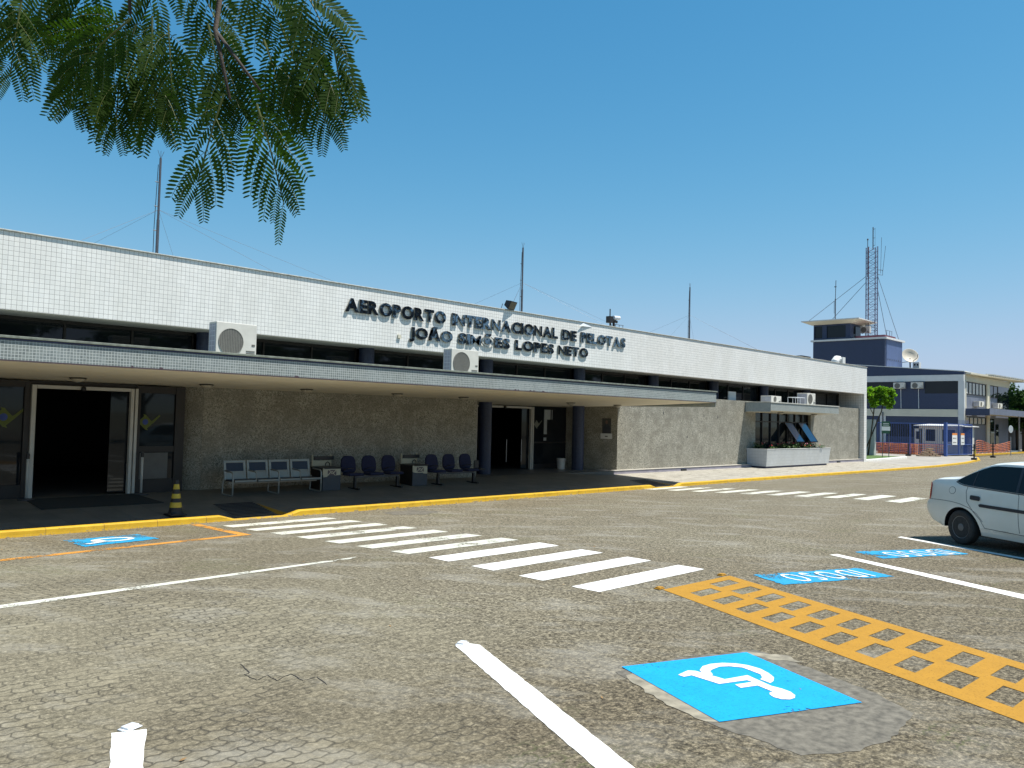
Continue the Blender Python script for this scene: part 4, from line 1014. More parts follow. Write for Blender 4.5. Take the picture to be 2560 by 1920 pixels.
# ------------------------------------------------------------------ car
def build_car():
    car = thing('parked_car', 'white four-door saloon parked at the right edge with dark windows', 'car', (15.98, 4.41, 0), math.atan2(-.848, -.53)); car.scale = (1.04, 1.04, 1.045)
    # local frame: +x = heading, the side towards the camera is the right side: y = -... 0 at right wheel face
    HW = .80; CYc = .80 - .02
    def Tz(x): return lerp(x, [(-.84, .90), (-.80, 1.00), (-.74, 1.06), (-.60, 1.095), (-.2, 1.125), (-.08, 1.14), (.10, 1.235), (.32, 1.345), (.52, 1.405), (.75, 1.43), (1.2, 1.435), (1.6, 1.41), (1.85, 1.36), (2.15, 1.18), (2.42, 1.01), (2.55, .975), (3.0, .90), (3.2, .82), (3.26, .70)])
    def Wx(x): return lerp(x, [(-.84, .70), (-.80, .755), (-.72, .782), (-.55, .797), (-.2, .80), (2.4, .80), (2.85, .76), (3.1, .69), (3.26, .55)])
    def half(x, z):
        w = Wx(x)
        if z < .60: f = 1 - .07*((.60-z)/.40)**2
        elif z < .97: f = 1 - .045*((z-.60)/.37)**2
        else: f = .955 - (z-.97)*.50
        return w*f
    def xo(x, z):   # rear face shape: bumper stands proud
        if x > -.45: return x
        k = min(1, (-.45-x)/.35)
        off = lerp(z, [(.2, .20), (.33, .10), (.45, .015), (.55, -.015), (.64, 0), (.68, .055), (.95, .07), (1.06, .03)])
        return x + k*off
    st = sorted(set([-.84, -.82, -.80, -.76, -.72, -.66, -.60, -.5, -.4, -.3, -.2, -.08, .0, .10, .2, .32, .42, .52, .63, .75, .95, 1.2, 1.4, 1.6, 1.72, 1.85, 2.0, 2.15, 2.3, 2.42, 2.55, 2.75, 3.0, 3.1, 3.2, 3.26]))
    NS = 22; NT = 8; vs = []; fs = []
    for x in st:
        t = Tz(x); zb = lerp(x, [(-.84, .36), (-.6, .31), (-.4, .26), (0, .20), (3, .20), (3.26, .28)])
        zs_ = t - .055 if t > 1.0 else t-.04
        ring = []
        for k in range(NS+1):
            z = zb + (zs_-zb)*k/NS; ring.append((xo(x, z), half(x, z), z))
        ws_ = half(x, zs_)
        for k in range(1, NT+1):
            a = k/NT; yy = ws_*(1-a); zz = zs_ + (t-zs_)*math.sqrt(1-(1-a)**2)*1.0
            ring.append((xo(x, zz), yy, zz))
        full = ring + [(a, -b2, c) for a, b2, c in ring[-2::-1]]
        vs += [(a, CYc-b2 if True else b2, c) for a, b2, c in [(p[0], p[1], p[2]) for p in full]]
    m = len(vs)//len(st)
    for i in range(len(st)-1):
        for j in range(m-1): fs.append((i*m+j, i*m+j+1, (i+1)*m+j+1, (i+1)*m+j))
        fs.append((i*m+m-1, i*m, (i+1)*m, (i+1)*m+m-1))
    fs.append(tuple(range(m))[::-1]); fs.append(tuple((len(st)-1)*m+k for k in range(m)))
    me = bpy.data.meshes.new('body'); me.from_pydata(vs, [], fs); bm = bmesh.new(); bm.from_mesh(me); bmesh.ops.recalc_face_normals(bm, faces=bm.faces); bm.to_mesh(me); bm.free()
    me.materials.append(G('white_car_paint')); me.materials.append(G('black_plastic'))
    body = bpy.data.objects.new('body', me); COL.objects.link(body)
    # wheel arches
    cut = MB()
    for x in (0, 2.44):
        for y0, y1 in ((-.3, .22), (1.34, 1.9)):
            cut.lathe([(.395, 0), (.395, y1-y0)], 40, Tm(x+.01, y1, .225, 0, PI/2))
    co = cut.build('cutter', G('black_plastic'))
    bmx = bmesh.new(); bmx.from_mesh(co.data); bmesh.ops.recalc_face_normals(bmx, faces=bmx.faces); bmx.to_mesh(co.data); bmx.free()
    md = body.modifiers.new('b', 'BOOLEAN'); md.operation = 'DIFFERENCE'; md.object = co; md.solver = 'EXACT'
    dg = bpy.context.evaluated_depsgraph_get(); dg.update()
    nm = bpy.data.meshes.new_from_object(body.evaluated_get(dg)); nm.name = 'body'; body.modifiers.clear(); body.data = nm; bpy.data.objects.remove(co)
    nm.shade_smooth()
    try: nm.set_sharp_from_angle(angle=R(38))
    except Exception: pass
    body.parent = car
    # surface patches: local (x, z) polygons pushed onto the body side
    def side(x, z, off, s=-1):
        w = half(x, z) + off; return (xo(x, z), CYc - w if s < 0 else CYc + w, z)
    def patch(name, poly, mat, off=.004, parent=body, sides=(-1, 1), step=.05, thick=.0):
        for s in sides:
            bm = bmesh.new(); f = bm.faces.new([bm.verts.new((x, 0, z)) for x, z in poly])
            xs_ = [p[0] for p in poly]; zs2 = [p[1] for p in poly]
            k = min(xs_)+step
            while k < max(xs_): bmesh.ops.bisect_plane(bm, geom=bm.verts[:]+bm.edges[:]+bm.faces[:], plane_co=(k, 0, 0), plane_no=(1, 0, 0)); k += step
            k = min(zs2)+step
            while k < max(zs2): bmesh.ops.bisect_plane(bm, geom=bm.verts[:]+bm.edges[:]+bm.faces[:], plane_co=(0, 0, k), plane_no=(0, 0, 1)); k += step
            for v in bm.verts: v.co = side(v.co.x, v.co.z, off, s)
            bmesh.ops.recalc_face_normals(bm, faces=bm.faces)
            mm = bpy.data.meshes.new(name); bm.to_mesh(mm); bm.free(); mm.materials.append(mat); mm.shade_smooth()
            o = bpy.data.objects.new(name, mm); COL.objects.link(o); o.parent = parent
    def strip(pts, w): # polyline to polygon
        a = [Vector(p) for p in pts]; L_ = []; R_ = []
        for i, p in enumerate(a):
            t = (a[min(i+1, len(a)-1)]-a[max(i-1, 0)]).normalized(); n = Vector((-t.y, t.x))*w/2; L_.append(tuple(p+n)); R_.append(tuple(p-n))
        return L_ + R_[::-1]
    win = [(-.13, 1.045), (-.05, 1.02), (.05, 1.0), (.30, .985), (1.09, .955), (1.90, .93), (2.02, .945), (1.72, 1.22), (1.60, 1.31), (1.45, 1.335), (1.09, 1.345), (.62, 1.34), (.50, 1.325), (.36, 1.28), (.14, 1.19), (-.02, 1.11)]
    patch('side_window', win, G('car_glass'), .005)
    patch('door_pillar', strip([(1.13, .955), (1.11, 1.345)], .05), G('car_trim'), .008)
    patch('door_pillar', strip([(.24, .988), (.27, 1.245)], .02), G('car_trim'), .008)
    for seam in ([(.14, .97), (.12, .88), (.15, .72), (.28, .58), (.42, .46), (.50, .33)], [(1.15, .95), (1.17, .90), (1.18, .34)], [(.50, .33), (1.18, .315), (2.05, .30)], [(2.06, .93), (2.1, .7), (2.05, .30)]):
        patch('door_seam', strip(seam, .009), G('car_trim'), .002)
    patch('body_crease', strip([(-.76, .695), (-.45, .70), (-.2, .695), (.0, .675), (.2, .625), (.36, .545), (.47, .43)], .008), G('steel_dark'), .002)
    patch('rub_strip', [(.40, .70), (.42, .665), (2.0, .64), (2.02, .66), (2.0, .69), (.44, .715)], G('car_trim'), .010)
    for x in (.22, 1.30): patch('door_handle', [(x, .775), (x+.04, .765), (x+.19, .76), (x+.21, .775), (x+.21, .825), (x+.18, .835), (x+.02, .84), (x, .83)], G('car_trim'), .014)
    fl_ = [(-.185+.075*math.cos(k*PI/12), .885+.062*math.sin(k*PI/12)) for k in range(24)]; fl2 = [(-.185+.067*math.cos(k*PI/12), .885+.055*math.sin(k*PI/12)) for k in range(24)]
    patch('fuel_flap', fl_, G('car_trim'), .0012, sides=(-1,)); patch('fuel_cap', fl2, G('white_car_paint'), .003, sides=(-1,))
    patch('tail_light', [(-.838, .69), (-.745, .69), (-.715, .76), (-.72, .93), (-.76, .985), (-.838, .96)], G('tail_light_red'), .006, step=.02)
    patch('window_trim', strip([(-.13, 1.035), (-.05, 1.008), (.05, .988), (.30, .972), (1.09, .942), (1.9, .918)], .014), G('car_trim'), .006)
    # rear glass and windscreen, lying on the top surface
    def top(xa, xb, wa, wb, name):
        n = 8; b = MB(); vs = []
        for i in range(n+1):
            x = xa+(xb-xa)*i/n; w = wa+(wb-wa)*i/n
            t = Tz(x); zs_ = t-.055; ws_ = half(x, zs_)
            for j in range(n+1):
                yy = -w + 2*w*j/n; a = 1-abs(yy)/ws_; zz = zs_ + (t-zs_)*math.sqrt(max(0, 1-(1-a)**2)); vs.append((x, CYc+yy, zz+.006))
        b.add(vs, [(i*(n+1)+j, (i+1)*(n+1)+j, (i+1)*(n+1)+j+1, i*(n+1)+j+1) for i in range(n) for j in range(n)]); b.build(name, G('car_glass'), body, smooth=True)
    top(-.02, .47, .60, .50, 'rear_window'); top(1.88, 2.38, .50, .62, 'windscreen')
    b = MB(); b.box(-.885, -.875, .38, 1.18, .74, .84); b.build('number_plate', G('white_metal'), body)
    # wheels
    for x, y, s in ((0, .0, 1), (2.44, .0, 1), (0, 1.56, -1), (2.44, 1.56, -1)):
        M_ = Tm(x, y, .285, 0, PI/2 if s > 0 else -PI/2)
        # local lathe z points outwards for the right side (towards -y)
        b = MB(); b.lathe([(.17, -.16), (.255, -.165), (.28, -.14), (.287, -.05), (.285, -.01), (.268, .012), (.235, .016), (.20, .010), (.185, .0)], 40, M_)
        b.v = [tuple(v) for v in b.v]; w = b.build('wheel', G('rubber'), car, smooth=False)
        b = MB(); b.lathe([(.188, -.03), (.185, .004), (.165, -.004), (.15, -.03), (.11, -.018), (.07, -.004), (.045, .006), (.02, .008)], 32, M_); r_ = b.build('rim', G('wheel_steel'), w)
        b = MB()
        for k in range(8):
            a = k*PI/4; b.lathe([(.020, -.012), (.020, .0)], 12, M_ @ Matrix.Translation((.128*math.cos(a), .128*math.sin(a), -.018)))
        b.build('rim_hole', G('black_plastic'), r_)
    b = MB(); b.box(.3, 2.2, .1, 1.46, .17, .24); b.box(-.7, .3, .35, 1.2, .22, .30); b.build('underbody', G('black_plastic'), car)
    b = MB(); b.tube([(-.60, .35, .25), (-.80, .35, .24)], .025, 8); b.build('exhaust_pipe', G('steel_dark'), car)
    return car
build_car()

# ------------------------------------------------------------------ blue office building far right
OB = thing('office_building', 'two-storey navy blue building with white bands and an upper tower block behind the terminal', 'building')
XA, YB = 80.7, 21.98
def part(name, mt, *boxes, parent=OB, bev=0):
    b = MB()
    for q in boxes: b.box(*q)
    return b.build(name, G(mt), parent, bev)
part('side_wall', 'navy_mosaic', (XA, XA+.3, YB+.3, 50, -.15, 3.15), (XA, XA+.3, YB+.3, 50, 3.80, 6.345))
part('white_band', 'cream_paint', (XA-.12, XA+.28, YB+.5, 50, 3.17, 3.80))
part('upper_band', 'white_paint', (XA-.12, XA+.28, YB+.02, 50, 6.35, 6.91))
b = MB(); b.hexa([(XA-.02, YB+.02, 6.912), (XA+.28, YB+.02, 6.912), (XA+.28, 50, 6.912), (XA-.02, 50, 6.912), (XA-.02, YB+.02, 7.17), (XA+.28, YB+.02, 7.17), (XA+.28, 50, 9.6), (XA-.02, 50, 9.6)]); b.build('gable_wall', G('navy_mosaic'), OB)
b = MB(); b.hexa([(XA-.06, YB, 7.175), (XA+4, YB, 7.175), (XA+4, 50, 9.61), (XA-.06, 50, 9.61), (XA-.06, YB, 7.24), (XA+4, YB, 7.24), (XA+4, 50, 9.68), (XA-.06, 50, 9.68)]); b.build('roof', G('white_paint'), OB)
part('corner_pillar', 'white_paint', (XA-.10, XA+.24, YB-.02, YB+.48, -.15, 6.348)); part('pillar', 'white_paint', (XA-.10, XA+.1, 28.70, 29.20, -.15, 3.168)); part('drain_pipe', 'steel_dark', (XA-.2, XA-.12, 28.9, 28.98, -.1, 3.5))
part('window', 'dark_window_glass', (XA-.015, XA-.003, 22.47, 25.27, 5.24, 6.34)); part('window', 'dark_window_glass', (XA-.015, XA-.003, 25.5, 26.3, 5.65, 6.3)); part('window', 'dark_window_glass', (XA-.015, XA-.003, 27.78, 31, 5.25, 6.30))
w = part('window', 'dark_window_glass', (XA-.015, XA-.003, 22.6, 28.6, 1.25, 2.40))
part('mullion', 'dark_frame', *[(XA-.04, XA-.016, y, y+.06, 1.25, 2.40) for y in (23.6, 24.7, 25.8, 26.7, 27.6)], parent=w)
# front face
part('front_wall', 'grey_blue_wall', (XA+.30, 96.0, YB+.10, YB+.4, -.15, 6.50))
part('cornice', 'cream_paint', (XA+.245, 96.2, YB-.02, YB+.38, 6.36, 6.95)); 
part('pillar', 'cream_paint', (87.8, 88.75, YB-.04, YB+.095, -.1, 6.355)); part('pillar', 'cream_paint', (XA+.245, XA+.45, YB-.04, YB+.095, -.1, 6.355))
for x0, x1, z0, z1, nm in ((81.15, 87.65, 5.24, 6.28, 6), (88.9, 91.8, 5.22, 6.27, 2), (81.15, 87.65, 2.54, 3.13, 5)):
    w = part('window', 'tinted_blue_glass' if False else 'dark_window_glass', (x0, x1, YB+.06, YB+.09, z0, z1))
    [part('curtain', 'pale_frame_metal', (x0+(x1-x0)*k/nm+.12, x0+(x1-x0)*(k+.75)/nm, YB+.055, YB+.059, z0+.05, z1-.05), parent=w) for k in range(nm if nm > 2 else 0)]
    part('window_frame', 'dark_frame', *[(x0+(x1-x0)*k/nm-.04, x0+(x1-x0)*k/nm+.04, YB+.03, YB+.054, z0, z1) for k in range(nm+1)], (x0, x1, YB+.028, YB+.052, z0-.05, z0), (x0, x1, YB+.028, YB+.052, z1, z1+.05), parent=w)
part('glazed_bay', 'dark_window_glass', (91.9, 95.9, YB+.02, YB+.09, 4.0, 6.36)); part('door', 'dark_window_glass', (89.3, 90.6, YB+.05, YB+.095, -.1, 3.1)); part('door', 'dark_window_glass', (91.2, 92.2, YB+.05, YB+.095, -.1, 2.6))
# roof of the front wing, overhanging
b = MB(); b.hexa([(XA+.3, YB-.45, 6.96), (100.6, YB-.9, 7.14), (100.6, YB+.6, 7.14), (XA+.3, YB+.6, 6.96), (XA+.3, YB-.45, 7.10), (100.6, YB-.9, 7.30), (100.6, YB+.6, 7.30), (XA+.3, YB+.6, 7.10)]); rf = b.build('front_roof', G('cream_paint'), OB)
for k in range(20):
    b = MB(); x = 86.2+k*.72; b.tube([(x, YB-1.05, 7.12+.0105*(x-86)), (x, YB-.3, 7.2+.0105*(x-86))], .10, 6); b.build('roof_tile', G('coping_concrete'), rf)
# entrance canopy
c_ = part('porch', 'cream_paint', (XA+.26, 100.2, YB-1.9, YB+.02, 3.42, 3.50)); part('porch_fascia', 'grey_blue_wall', (XA+.26, 100.25, YB-1.95, YB-1.905, 3.40, 3.95), parent=c_); part('porch_side', 'navy_mosaic', (XA+.20, XA+.255, YB-1.95, YB-.05, 3.30, 3.90), parent=c_)
part('porch_post', 'steel', (92.4, 92.5, YB-1.7, YB-1.6, -.1, 3.42), parent=c_)
# tower block
part('tower_wall', 'navy_mosaic', (XA-.03, XA+.3, 28.82, 35.8, 6.92, 10.45)); part('tower_front', 'faded_blue_mosaic', (XA+.301, 85.2, 28.78, 29.1, 7.2, 10.45))
part('tower_back', 'navy_mosaic', (XA+.3, 85.2, 29.1, 35.8, 7.5, 10.3)); part('tower_coping', 'white_paint', (XA-.2, 85.5, 28.60, 36.0, 10.452, 10.62))
for k in range(7): part('vent_hole', 'black_plastic', (81.3+.55*k, 81.42+.55*k, 28.765, 28.779, 8.45, 8.62))
part('roof_upstand', 'maroon_paint', (81.7, 84.6, 29.2, 32.0, 10.622, 10.95))
# control cab
cab = part('control_cab', 'navy_mosaic', (81.2, 84.2, 32.3, 36.0, 10.622, 10.85), (81.2, 84.2, 32.3, 36.0, 12.05, 12.2), (81.2, 81.35, 32.3, 32.75, 10.85, 12.05), (81.2, 81.35, 34.65, 35.1, 10.85, 12.05), (81.2, 81.35, 35.9, 36.0, 10.85, 12.05), (81.36, 82.0, 32.3, 32.4, 10.85, 12.05))
part('cab_glass', 'dark_window_glass', (81.3, 84.1, 32.4, 35.9, 10.852, 12.048), parent=cab)
b = MB(); b.hexa([(81.0, 32.1, 12.202), (84.4, 32.1, 12.202), (84.4, 36.2, 12.202), (81.0, 36.2, 12.202), (80.4, 31.2, 12.50), (85.0, 31.2, 12.50), (85.0, 36.9, 12.50), (80.4, 36.9, 12.50)]); b.build('cab_roof', G('cream_paint'), cab)
b = MB(); b.box(80.35, 85.05, 31.15, 36.95, 12.502, 12.60); b.build('cab_roof_edge', G('white_paint'), cab)
for x, y, z, rz, lb in ((XA-.45, 27.9, 5.66, -PI/2, 'left of the two air conditioners high on the navy side wall'), (XA-.45, 26.35, 5.66, -PI/2, 'right of the two air conditioners high on the navy side wall')):
    ac('air_conditioner', lb, x, y, z, 1.0, .58, .42, 'air conditioners on the blue building', rz)
    b = MB(); b.tube([(XA-.06, y-.55, z), (XA-.06, y-.58, 3.85)], .03, 5); b.build('drain_pipe', G('white_metal'), OB)
for x in (83.6, 89.9):
    ac('air_conditioner', 'small window unit under the ' + ('wide curtained' if x < 86 else 'farther') + ' upper window of the blue building', x, YB-.45, 4.12, 1.6, .52, .5, 'air conditioners on the blue building')
ac('air_conditioner', 'white unit hung beside the control cab on the tower', 83.2, 32.1, 11.35, .9, .7, .4, 'air conditioners on the blue building', -PI/2)
# satellite dish
t = thing('satellite_dish', 'beige satellite dish on the sloping roof beside the tower block', 'satellite dish', (87.0, 28.5, 7.7))
M_ = Tm(0, .15, 1.55, -.9, R(62))
b = MB(); b.lathe([(.01, -.16), (.25, -.13), (.5, -.06), (.78, .10), (.80, .10), (.5, -.09), (.25, -.16), (.01, -.19)], 28, M_); b.build('dish', G('dish_beige'), t, smooth=True)
b = MB(); b.tube([(0, .1, -.2), (0, .15, 1.3)], .07, 8); b.tube([(0, 0, .9), (-.5, -.7, 1.3), (-.45, -.75, 1.65)], .03, 6); b.tube([(0, .1, 1.0), (-.2, .9, .9)], .03, 6); b.build('mount', G('steel_dark'), t)
t = thing('chimney_box', 'white box vent with dark openings beside the satellite dish', 'vent', (86.9, 27.75, 7.6))
b = MB(); b.box(0, .6, 0, .6, 0, 1.0); b.build('box', G('white_paint'), t, .01); b = MB(); b.box(-.01, -.003, .08, .22, .65, .85); b.box(-.01, -.003, .34, .48, .65, .85); b.build('opening', G('black_plastic'), t)
# lattice tower
t = thing('lattice_tower', 'tall square purple-grey lattice radio tower rising from the blue tower block', 'radio tower', (84.0, 31.3, 10.62))
cs = [(-.28, .55), (-.28, -.0), (.45, -.62), (.45, .1)]
cs = [(.0, .57), (-.35, .20), (.0, -.57), (.35, -.20)]
Hh = 9.45
for k, (x, y) in enumerate(cs):
    b = MB(); b.tube([(x, y, 0), (x, y, Hh)], .045, 6); b.tube([(x-.09, y, 4.55), (x+.09, y, 4.55)], .05, 5); b.build('leg', G('maroon_paint' if k == 1 else 'lattice_paint'), t)
for i in range(4):
    a, c = cs[i], cs[(i+1) % 4]; b = MB(); n = 18; dz = Hh/n
    for k in range(n):
        z = k*dz; p, q = (a, c) if k % 2 else (c, a)
        b.tube([(a[0], a[1], z), (c[0], c[1], z)], .014, 4, False); b.tube([(p[0], p[1], z), (q[0], q[1], z+dz)], .014, 4, False); 
        b.tube([(q[0], q[1], z), (p[0], p[1], z+dz)], .010, 4, False)
    b.build('bracing', G('lattice_paint'), t)
b = MB(); b.tube([(0, -.1, Hh-.3), (0, -.1, Hh+2.0)], .05, 6); b.tube([(0, -.3, Hh+.1), (0, -.3, Hh+1.9)], .012, 4)
for z in (.15, .9, 1.8): b.tube([(0, -.1, Hh+z), (0, -.32, Hh+z)], .02, 4)
b.build('top_aerial', G('steel_dark'), t)
b = MB(); b.tube([(0, .42, Hh-3), (0, .42, Hh+.75)], .035, 6); b.lathe([(.04, 0), (.09, .08), (.06, .18)], 10, Tm(0, .42, Hh+.72)); b.build('beacon', G('steel_dark'), t)
b = MB(); b.tube([(0, -.5, 7.1), (0, -1.05, 7.0), (0, -1.05, 6.5), (0, -.5, 6.65)], .03, 5); b.tube([(0, -.85, 6.7), (0, -.93, 10.3)], .018, 5); b.tube([(0, -1.05, 6.8), (0, -1.32, 9.4)], .018, 5); b.build('side_aerial', G('steel_dark'), t)
b = MB()
for p, q in (((0, .57, 6.55), (-2.8, 5.3, 2.0)), ((0, .57, 5.95), (-2.0, 3.3, 2.0)), ((0, -.6, 6.4), (0, -2.6, .0)), ((0, -.6, 5.0), (1, -1.2, .0)), ((0, -.6, 1.2), (-1, .9, 1.9))): b.tube([p, q], .022, 4)
b.build('guy_wire', G('steel_dark'), t)
b = MB()
for x in (-.4, .4, 1.0): b.tube([(x, -1.6, 0), (x, -1.6, .95)], .02, 5)
b.tube([(-.5, -1.6, .95), (1.1, -1.6, .95)], .02, 5); b.build('rail', G('steel_dark'), t)
t = thing('antenna_mast', 'thin aerial standing on the control cab roof left of the lattice tower', 'antenna', (83.6, 34.8, 12.6))
b = MB(); b.tube([(0, 0, 0), (0, 0, 2.5)], .06, 6); b.tube([(0, 0, 2.4), (0, -.05, 4.4)], .035, 6); b.tube([(0, .12, 1.0), (0, .12, 2.3)], .02, 5); b.box(-.06, .06, -.10, .1, 3.7, 3.78); b.build('pole', G('steel_dark'), t)

# ------------------------------------------------------------------ fence, gate, booth and bits on the forecourt
t = thing('blue_fence', 'blue metal bar fence in front of the blue building, left of the gate post', 'fence', (70, 20.4, 0))
b = MB()
for y in [.14*k for k in range(62)]: b.tube([(0, y, .05), (0, y, 2.42)], .011, 4, False)
b.build('bar', G('blue_fence_paint'), t)
b = MB(); b.box(-.025, .025, 0, 8.6, 2.40, 2.46); b.box(-.02, .02, 0, 8.6, .80, .85); b.build('rail', G('blue_fence_paint'), t)
b = MB()
for y in (2.6, 5.3, 8.2): b.box(-.03, .03, y, y+.05, -.1, 2.44)
b.build('post', G('blue_fence_paint'), t)
ga = math.atan2(-.52, 5.1)
t = thing('fence_gate', 'blue bar gate carrying two warning notices right of the tall gate post', 'gate', (70.1, 20.42, 0), ga)
b = MB(); b.box(-.1, .1, -.10, .10, -.1, 2.55); b.build('gate_post', G('blue_fence_paint'), t)
b = MB()
for k in range(44): b.tube([(.2+k*.112, .03, .02), (.2+k*.112, .03, 2.42)], .012, 4, False)
for k in range(9): b.tube([(2.5+k*.25, .03, 2.42), (2.5+k*.25, .03, 2.78)], .015, 4)
b.build('bar', G('blue_fence_paint'), t)
b = MB()
for k in range(44): b.tube([(3.5, .05, .06+k*.053), (5.1, .05, .06+k*.053)], .008, 4, False)
for k in range(32): b.tube([(3.5+k*.05, .06, .05), (3.5+k*.05, .06, 2.4)], .008, 4, False)
b.build('mesh_infill', G('blue_fence_paint'), t)
b = MB(); b.box(.1, 5.13, .0, .06, 2.40, 2.46); b.box(.1, 5.13, .0, .06, .78, .83); b.box(.1, 5.13, .0, .06, .0, .06); b.box(2.45, 2.52, -.02, .05, 0, 2.42); b.box(5.05, 5.13, -.02, .05, 0, 2.45); b.build('rail', G('blue_fence_paint'), t)
for x0, x1, lb in ((1.06, 1.99, 'left white warning notice with an orange head on the blue gate'), (2.72, 3.40, 'right white warning notice with an orange head on the blue gate')):
    s = thing('warning_notice', lb, 'notice', (70.1+x0*math.cos(ga), 20.37+x0*math.sin(ga), 0), ga); w = x1-x0
    b = MB(); b.box(0, w, -.02, 0, .80, 1.56); b.build('board', G('sign_white'), s); b = MB(); b.box(0, w, -.022, 0, 1.562, 1.72); b.build('header', G('sign_orange'), s)
    b = MB()
    for i in range(2):
        for j in range(3): b.box(.14+j*w*.25, .14+j*w*.25+w*.12, -.026, -.021, .93+i*.33, 1.03+i*.33)
    b.build('text_mark', G('black_plastic'), s)
t = thing('guard_booth', 'white slatted guard booth with dark windows behind the blue fence', 'booth', (73.5, 20.2, 0))
b = MB(); b.box(0, 3.4, 0, 3.25, -.05, 2.22); bo = b.build('wall', G('booth_white'), t)
b = MB()
for k in range(22): b.box(-.015, -.002, .04+k*.148, .075+k*.148, -.04, 2.2)
b.build('slat_groove', G('grey_plaster'), bo)
for y0, y1 in ((2.0, 2.74), (.5, 1.45)): b = MB(); b.box(-.035, -.017, y0, y1, 1.0, 1.98); b.build('window', G('dark_window_glass'), bo)
b = MB(); b.box(-.03, -.016, 1.9, 2.84, .92, 2.06); b.box(-.03, -.016, .4, 1.55, .92, 2.06); b.build('window_frame', G('booth_white'), bo)
b = MB(); b.box(.2, .3, 3.26, 3.65, -.05, 2.0); b.box(.0, .2, 3.0, 3.62, -.05, 2.02); d = b.build('door', G('booth_white'), t); b = MB(); b.box(-.012, -.002, 3.1, 3.5, 1.15, 1.78); b.build('door_window', G('dark_window_glass'), d)
b = MB(); b.add([(-.3, -.3, 2.24), (3.7, -.3, 2.24), (3.7, 3.6, 2.24), (-.3, 3.6, 2.24), (-.3, -.3, 2.30), (3.7, -.3, 2.30), (3.7, 3.6, 2.30), (-.3, 3.6, 2.30), (.6, 2.3, 2.46), (1.4, 1.2, 2.46)], [(0, 3, 2, 1), (0, 1, 5, 4), (1, 2, 6, 5), (2, 3, 7, 6), (3, 0, 4, 7), (4, 5, 9), (5, 6, 9), (6, 8, 9), (6, 7, 8), (7, 4, 9, 8)]); b.build('roof', G('white_paint'), t)
t = thing('stacked_tiles', 'orange stacks of building material behind the blue fence', 'building material', (70.9, 22.9, -.1))
b = MB()
for k in range(9):
    for j in range(3):
        if random.random() < .9: b.box(.0, .6, k*.34, k*.34+random.uniform(.24, .31), j*.3, j*.3+random.uniform(.22, .27))
b.build('pallet_load', G('terracotta_stock'), t)
t = thing('info_sign', 'green and white information sign on two thin posts', 'sign', (59.1, 21.3, -.1), math.atan2(-.45, .35))
for x in (.05, .48):
    b = MB(); b.tube([(x, 0, 0), (x, 0, 1.8)], .025, 6); b.build('post', G('steel_dark'), t)
b = MB(); b.box(0, .54, -.03, .01, 1.72, 2.56); s = b.build('board', G('sign_green'), t); b = MB(); b.box(-.01, .55, -.036, -.031, 1.92, 2.20); b.box(.08, .46, -.034, -.031, 2.38, 2.42); b.box(.08, .46, -.034, -.031, 2.28, 2.31); b.build('white_panel', G('sign_white'), s)
b = MB(); b.box(61.9, 62.3, 22.85, 24.6, -.15, 2.60); o = b.build('low_wall', G('grey_plaster'), bevel=.01); tag(o, 'plain grey plastered wall pier behind the end of the terminal', 'wall')
b = MB(); q = [(51.5, 19.7), (61.3, 20.6), (62.0, 21.0), (63.0, 24.0), (52, 26)]
b.prism(q, .10, Tm(0, 0, -.12)); o = b.build('lawn', G('lawn')); tag(o, kind='structure')
b = MB(); b.hexa([(51.2, 19.55, -.15), (61.5, 20.42, -.15), (61.5, 20.62, -.15), (51.2, 19.75, -.15), (51.2, 19.55, .03), (61.5, 20.42, .03), (61.5, 20.62, .03), (51.2, 19.75, .03)])
tag(b.build('white_kerb', G('white_kerb_paint'), bevel=.03), kind='structure')
b = MB(); b.box(79, 97, 21.2, 21.45, -.15, .03); tag(b.build('far_kerb', G('white_kerb_paint')), kind='structure')
b = MB(); b.box(76.5, 110, 20.0, 20.2, -.15, -.01); tag(b.build('far_yellow_kerb', G('yellow_kerb_paint')), kind='structure')
t = thing('brick_pile', 'loose pile of pale bricks on the forecourt before the booth', 'bricks', (67.4, 21.5, -.1), -.75)
b = MB()
for k in range(5):
    for j in range(4-k if k < 3 else 1):
        for i in range(2):
            x = j*.44+k*.2+random.uniform(-.05, .05); b.box(x, x+.40, i*.22, i*.22+.20, k*.13, k*.13+.10)
b.build('brick_stack', G('brick_block'), t, .006)
for (x, y, hh, lb, c) in ((64.9, 17.05, 1.1, 'dark post on a block base with a yellow patch by the far kerb', 'post'), (67.0, 22.15, .95, 'dark post on a block base left of the brick pile', 'post'), (72.0, 17.6, 1.15, 'thin dark post on a small foot right of the yellow kerb end', 'post')):
    t = thing('barrier_post', lb, c, (x, y, -.1)); b = MB(); b.box(-.16, .16, -.16, .16, 0, .14); b.build('base', G('black_plastic'), t)
    b = MB(); b.tube([(0, 0, .1), (0, 0, hh)], .05, 8)
    if hh > 1.05: b.box(-.09, .09, -.09, .09, .62, .68); b.box(-.1, .1, -.1, .1, .86, .92)
    b.build('pole', G('black_plastic'), t)
    if x < 65: b = MB(); b.box(-.06, .10, -.02, -.10, .42, .72); b.build('yellow_wrap', G('cone_yellow'), t)
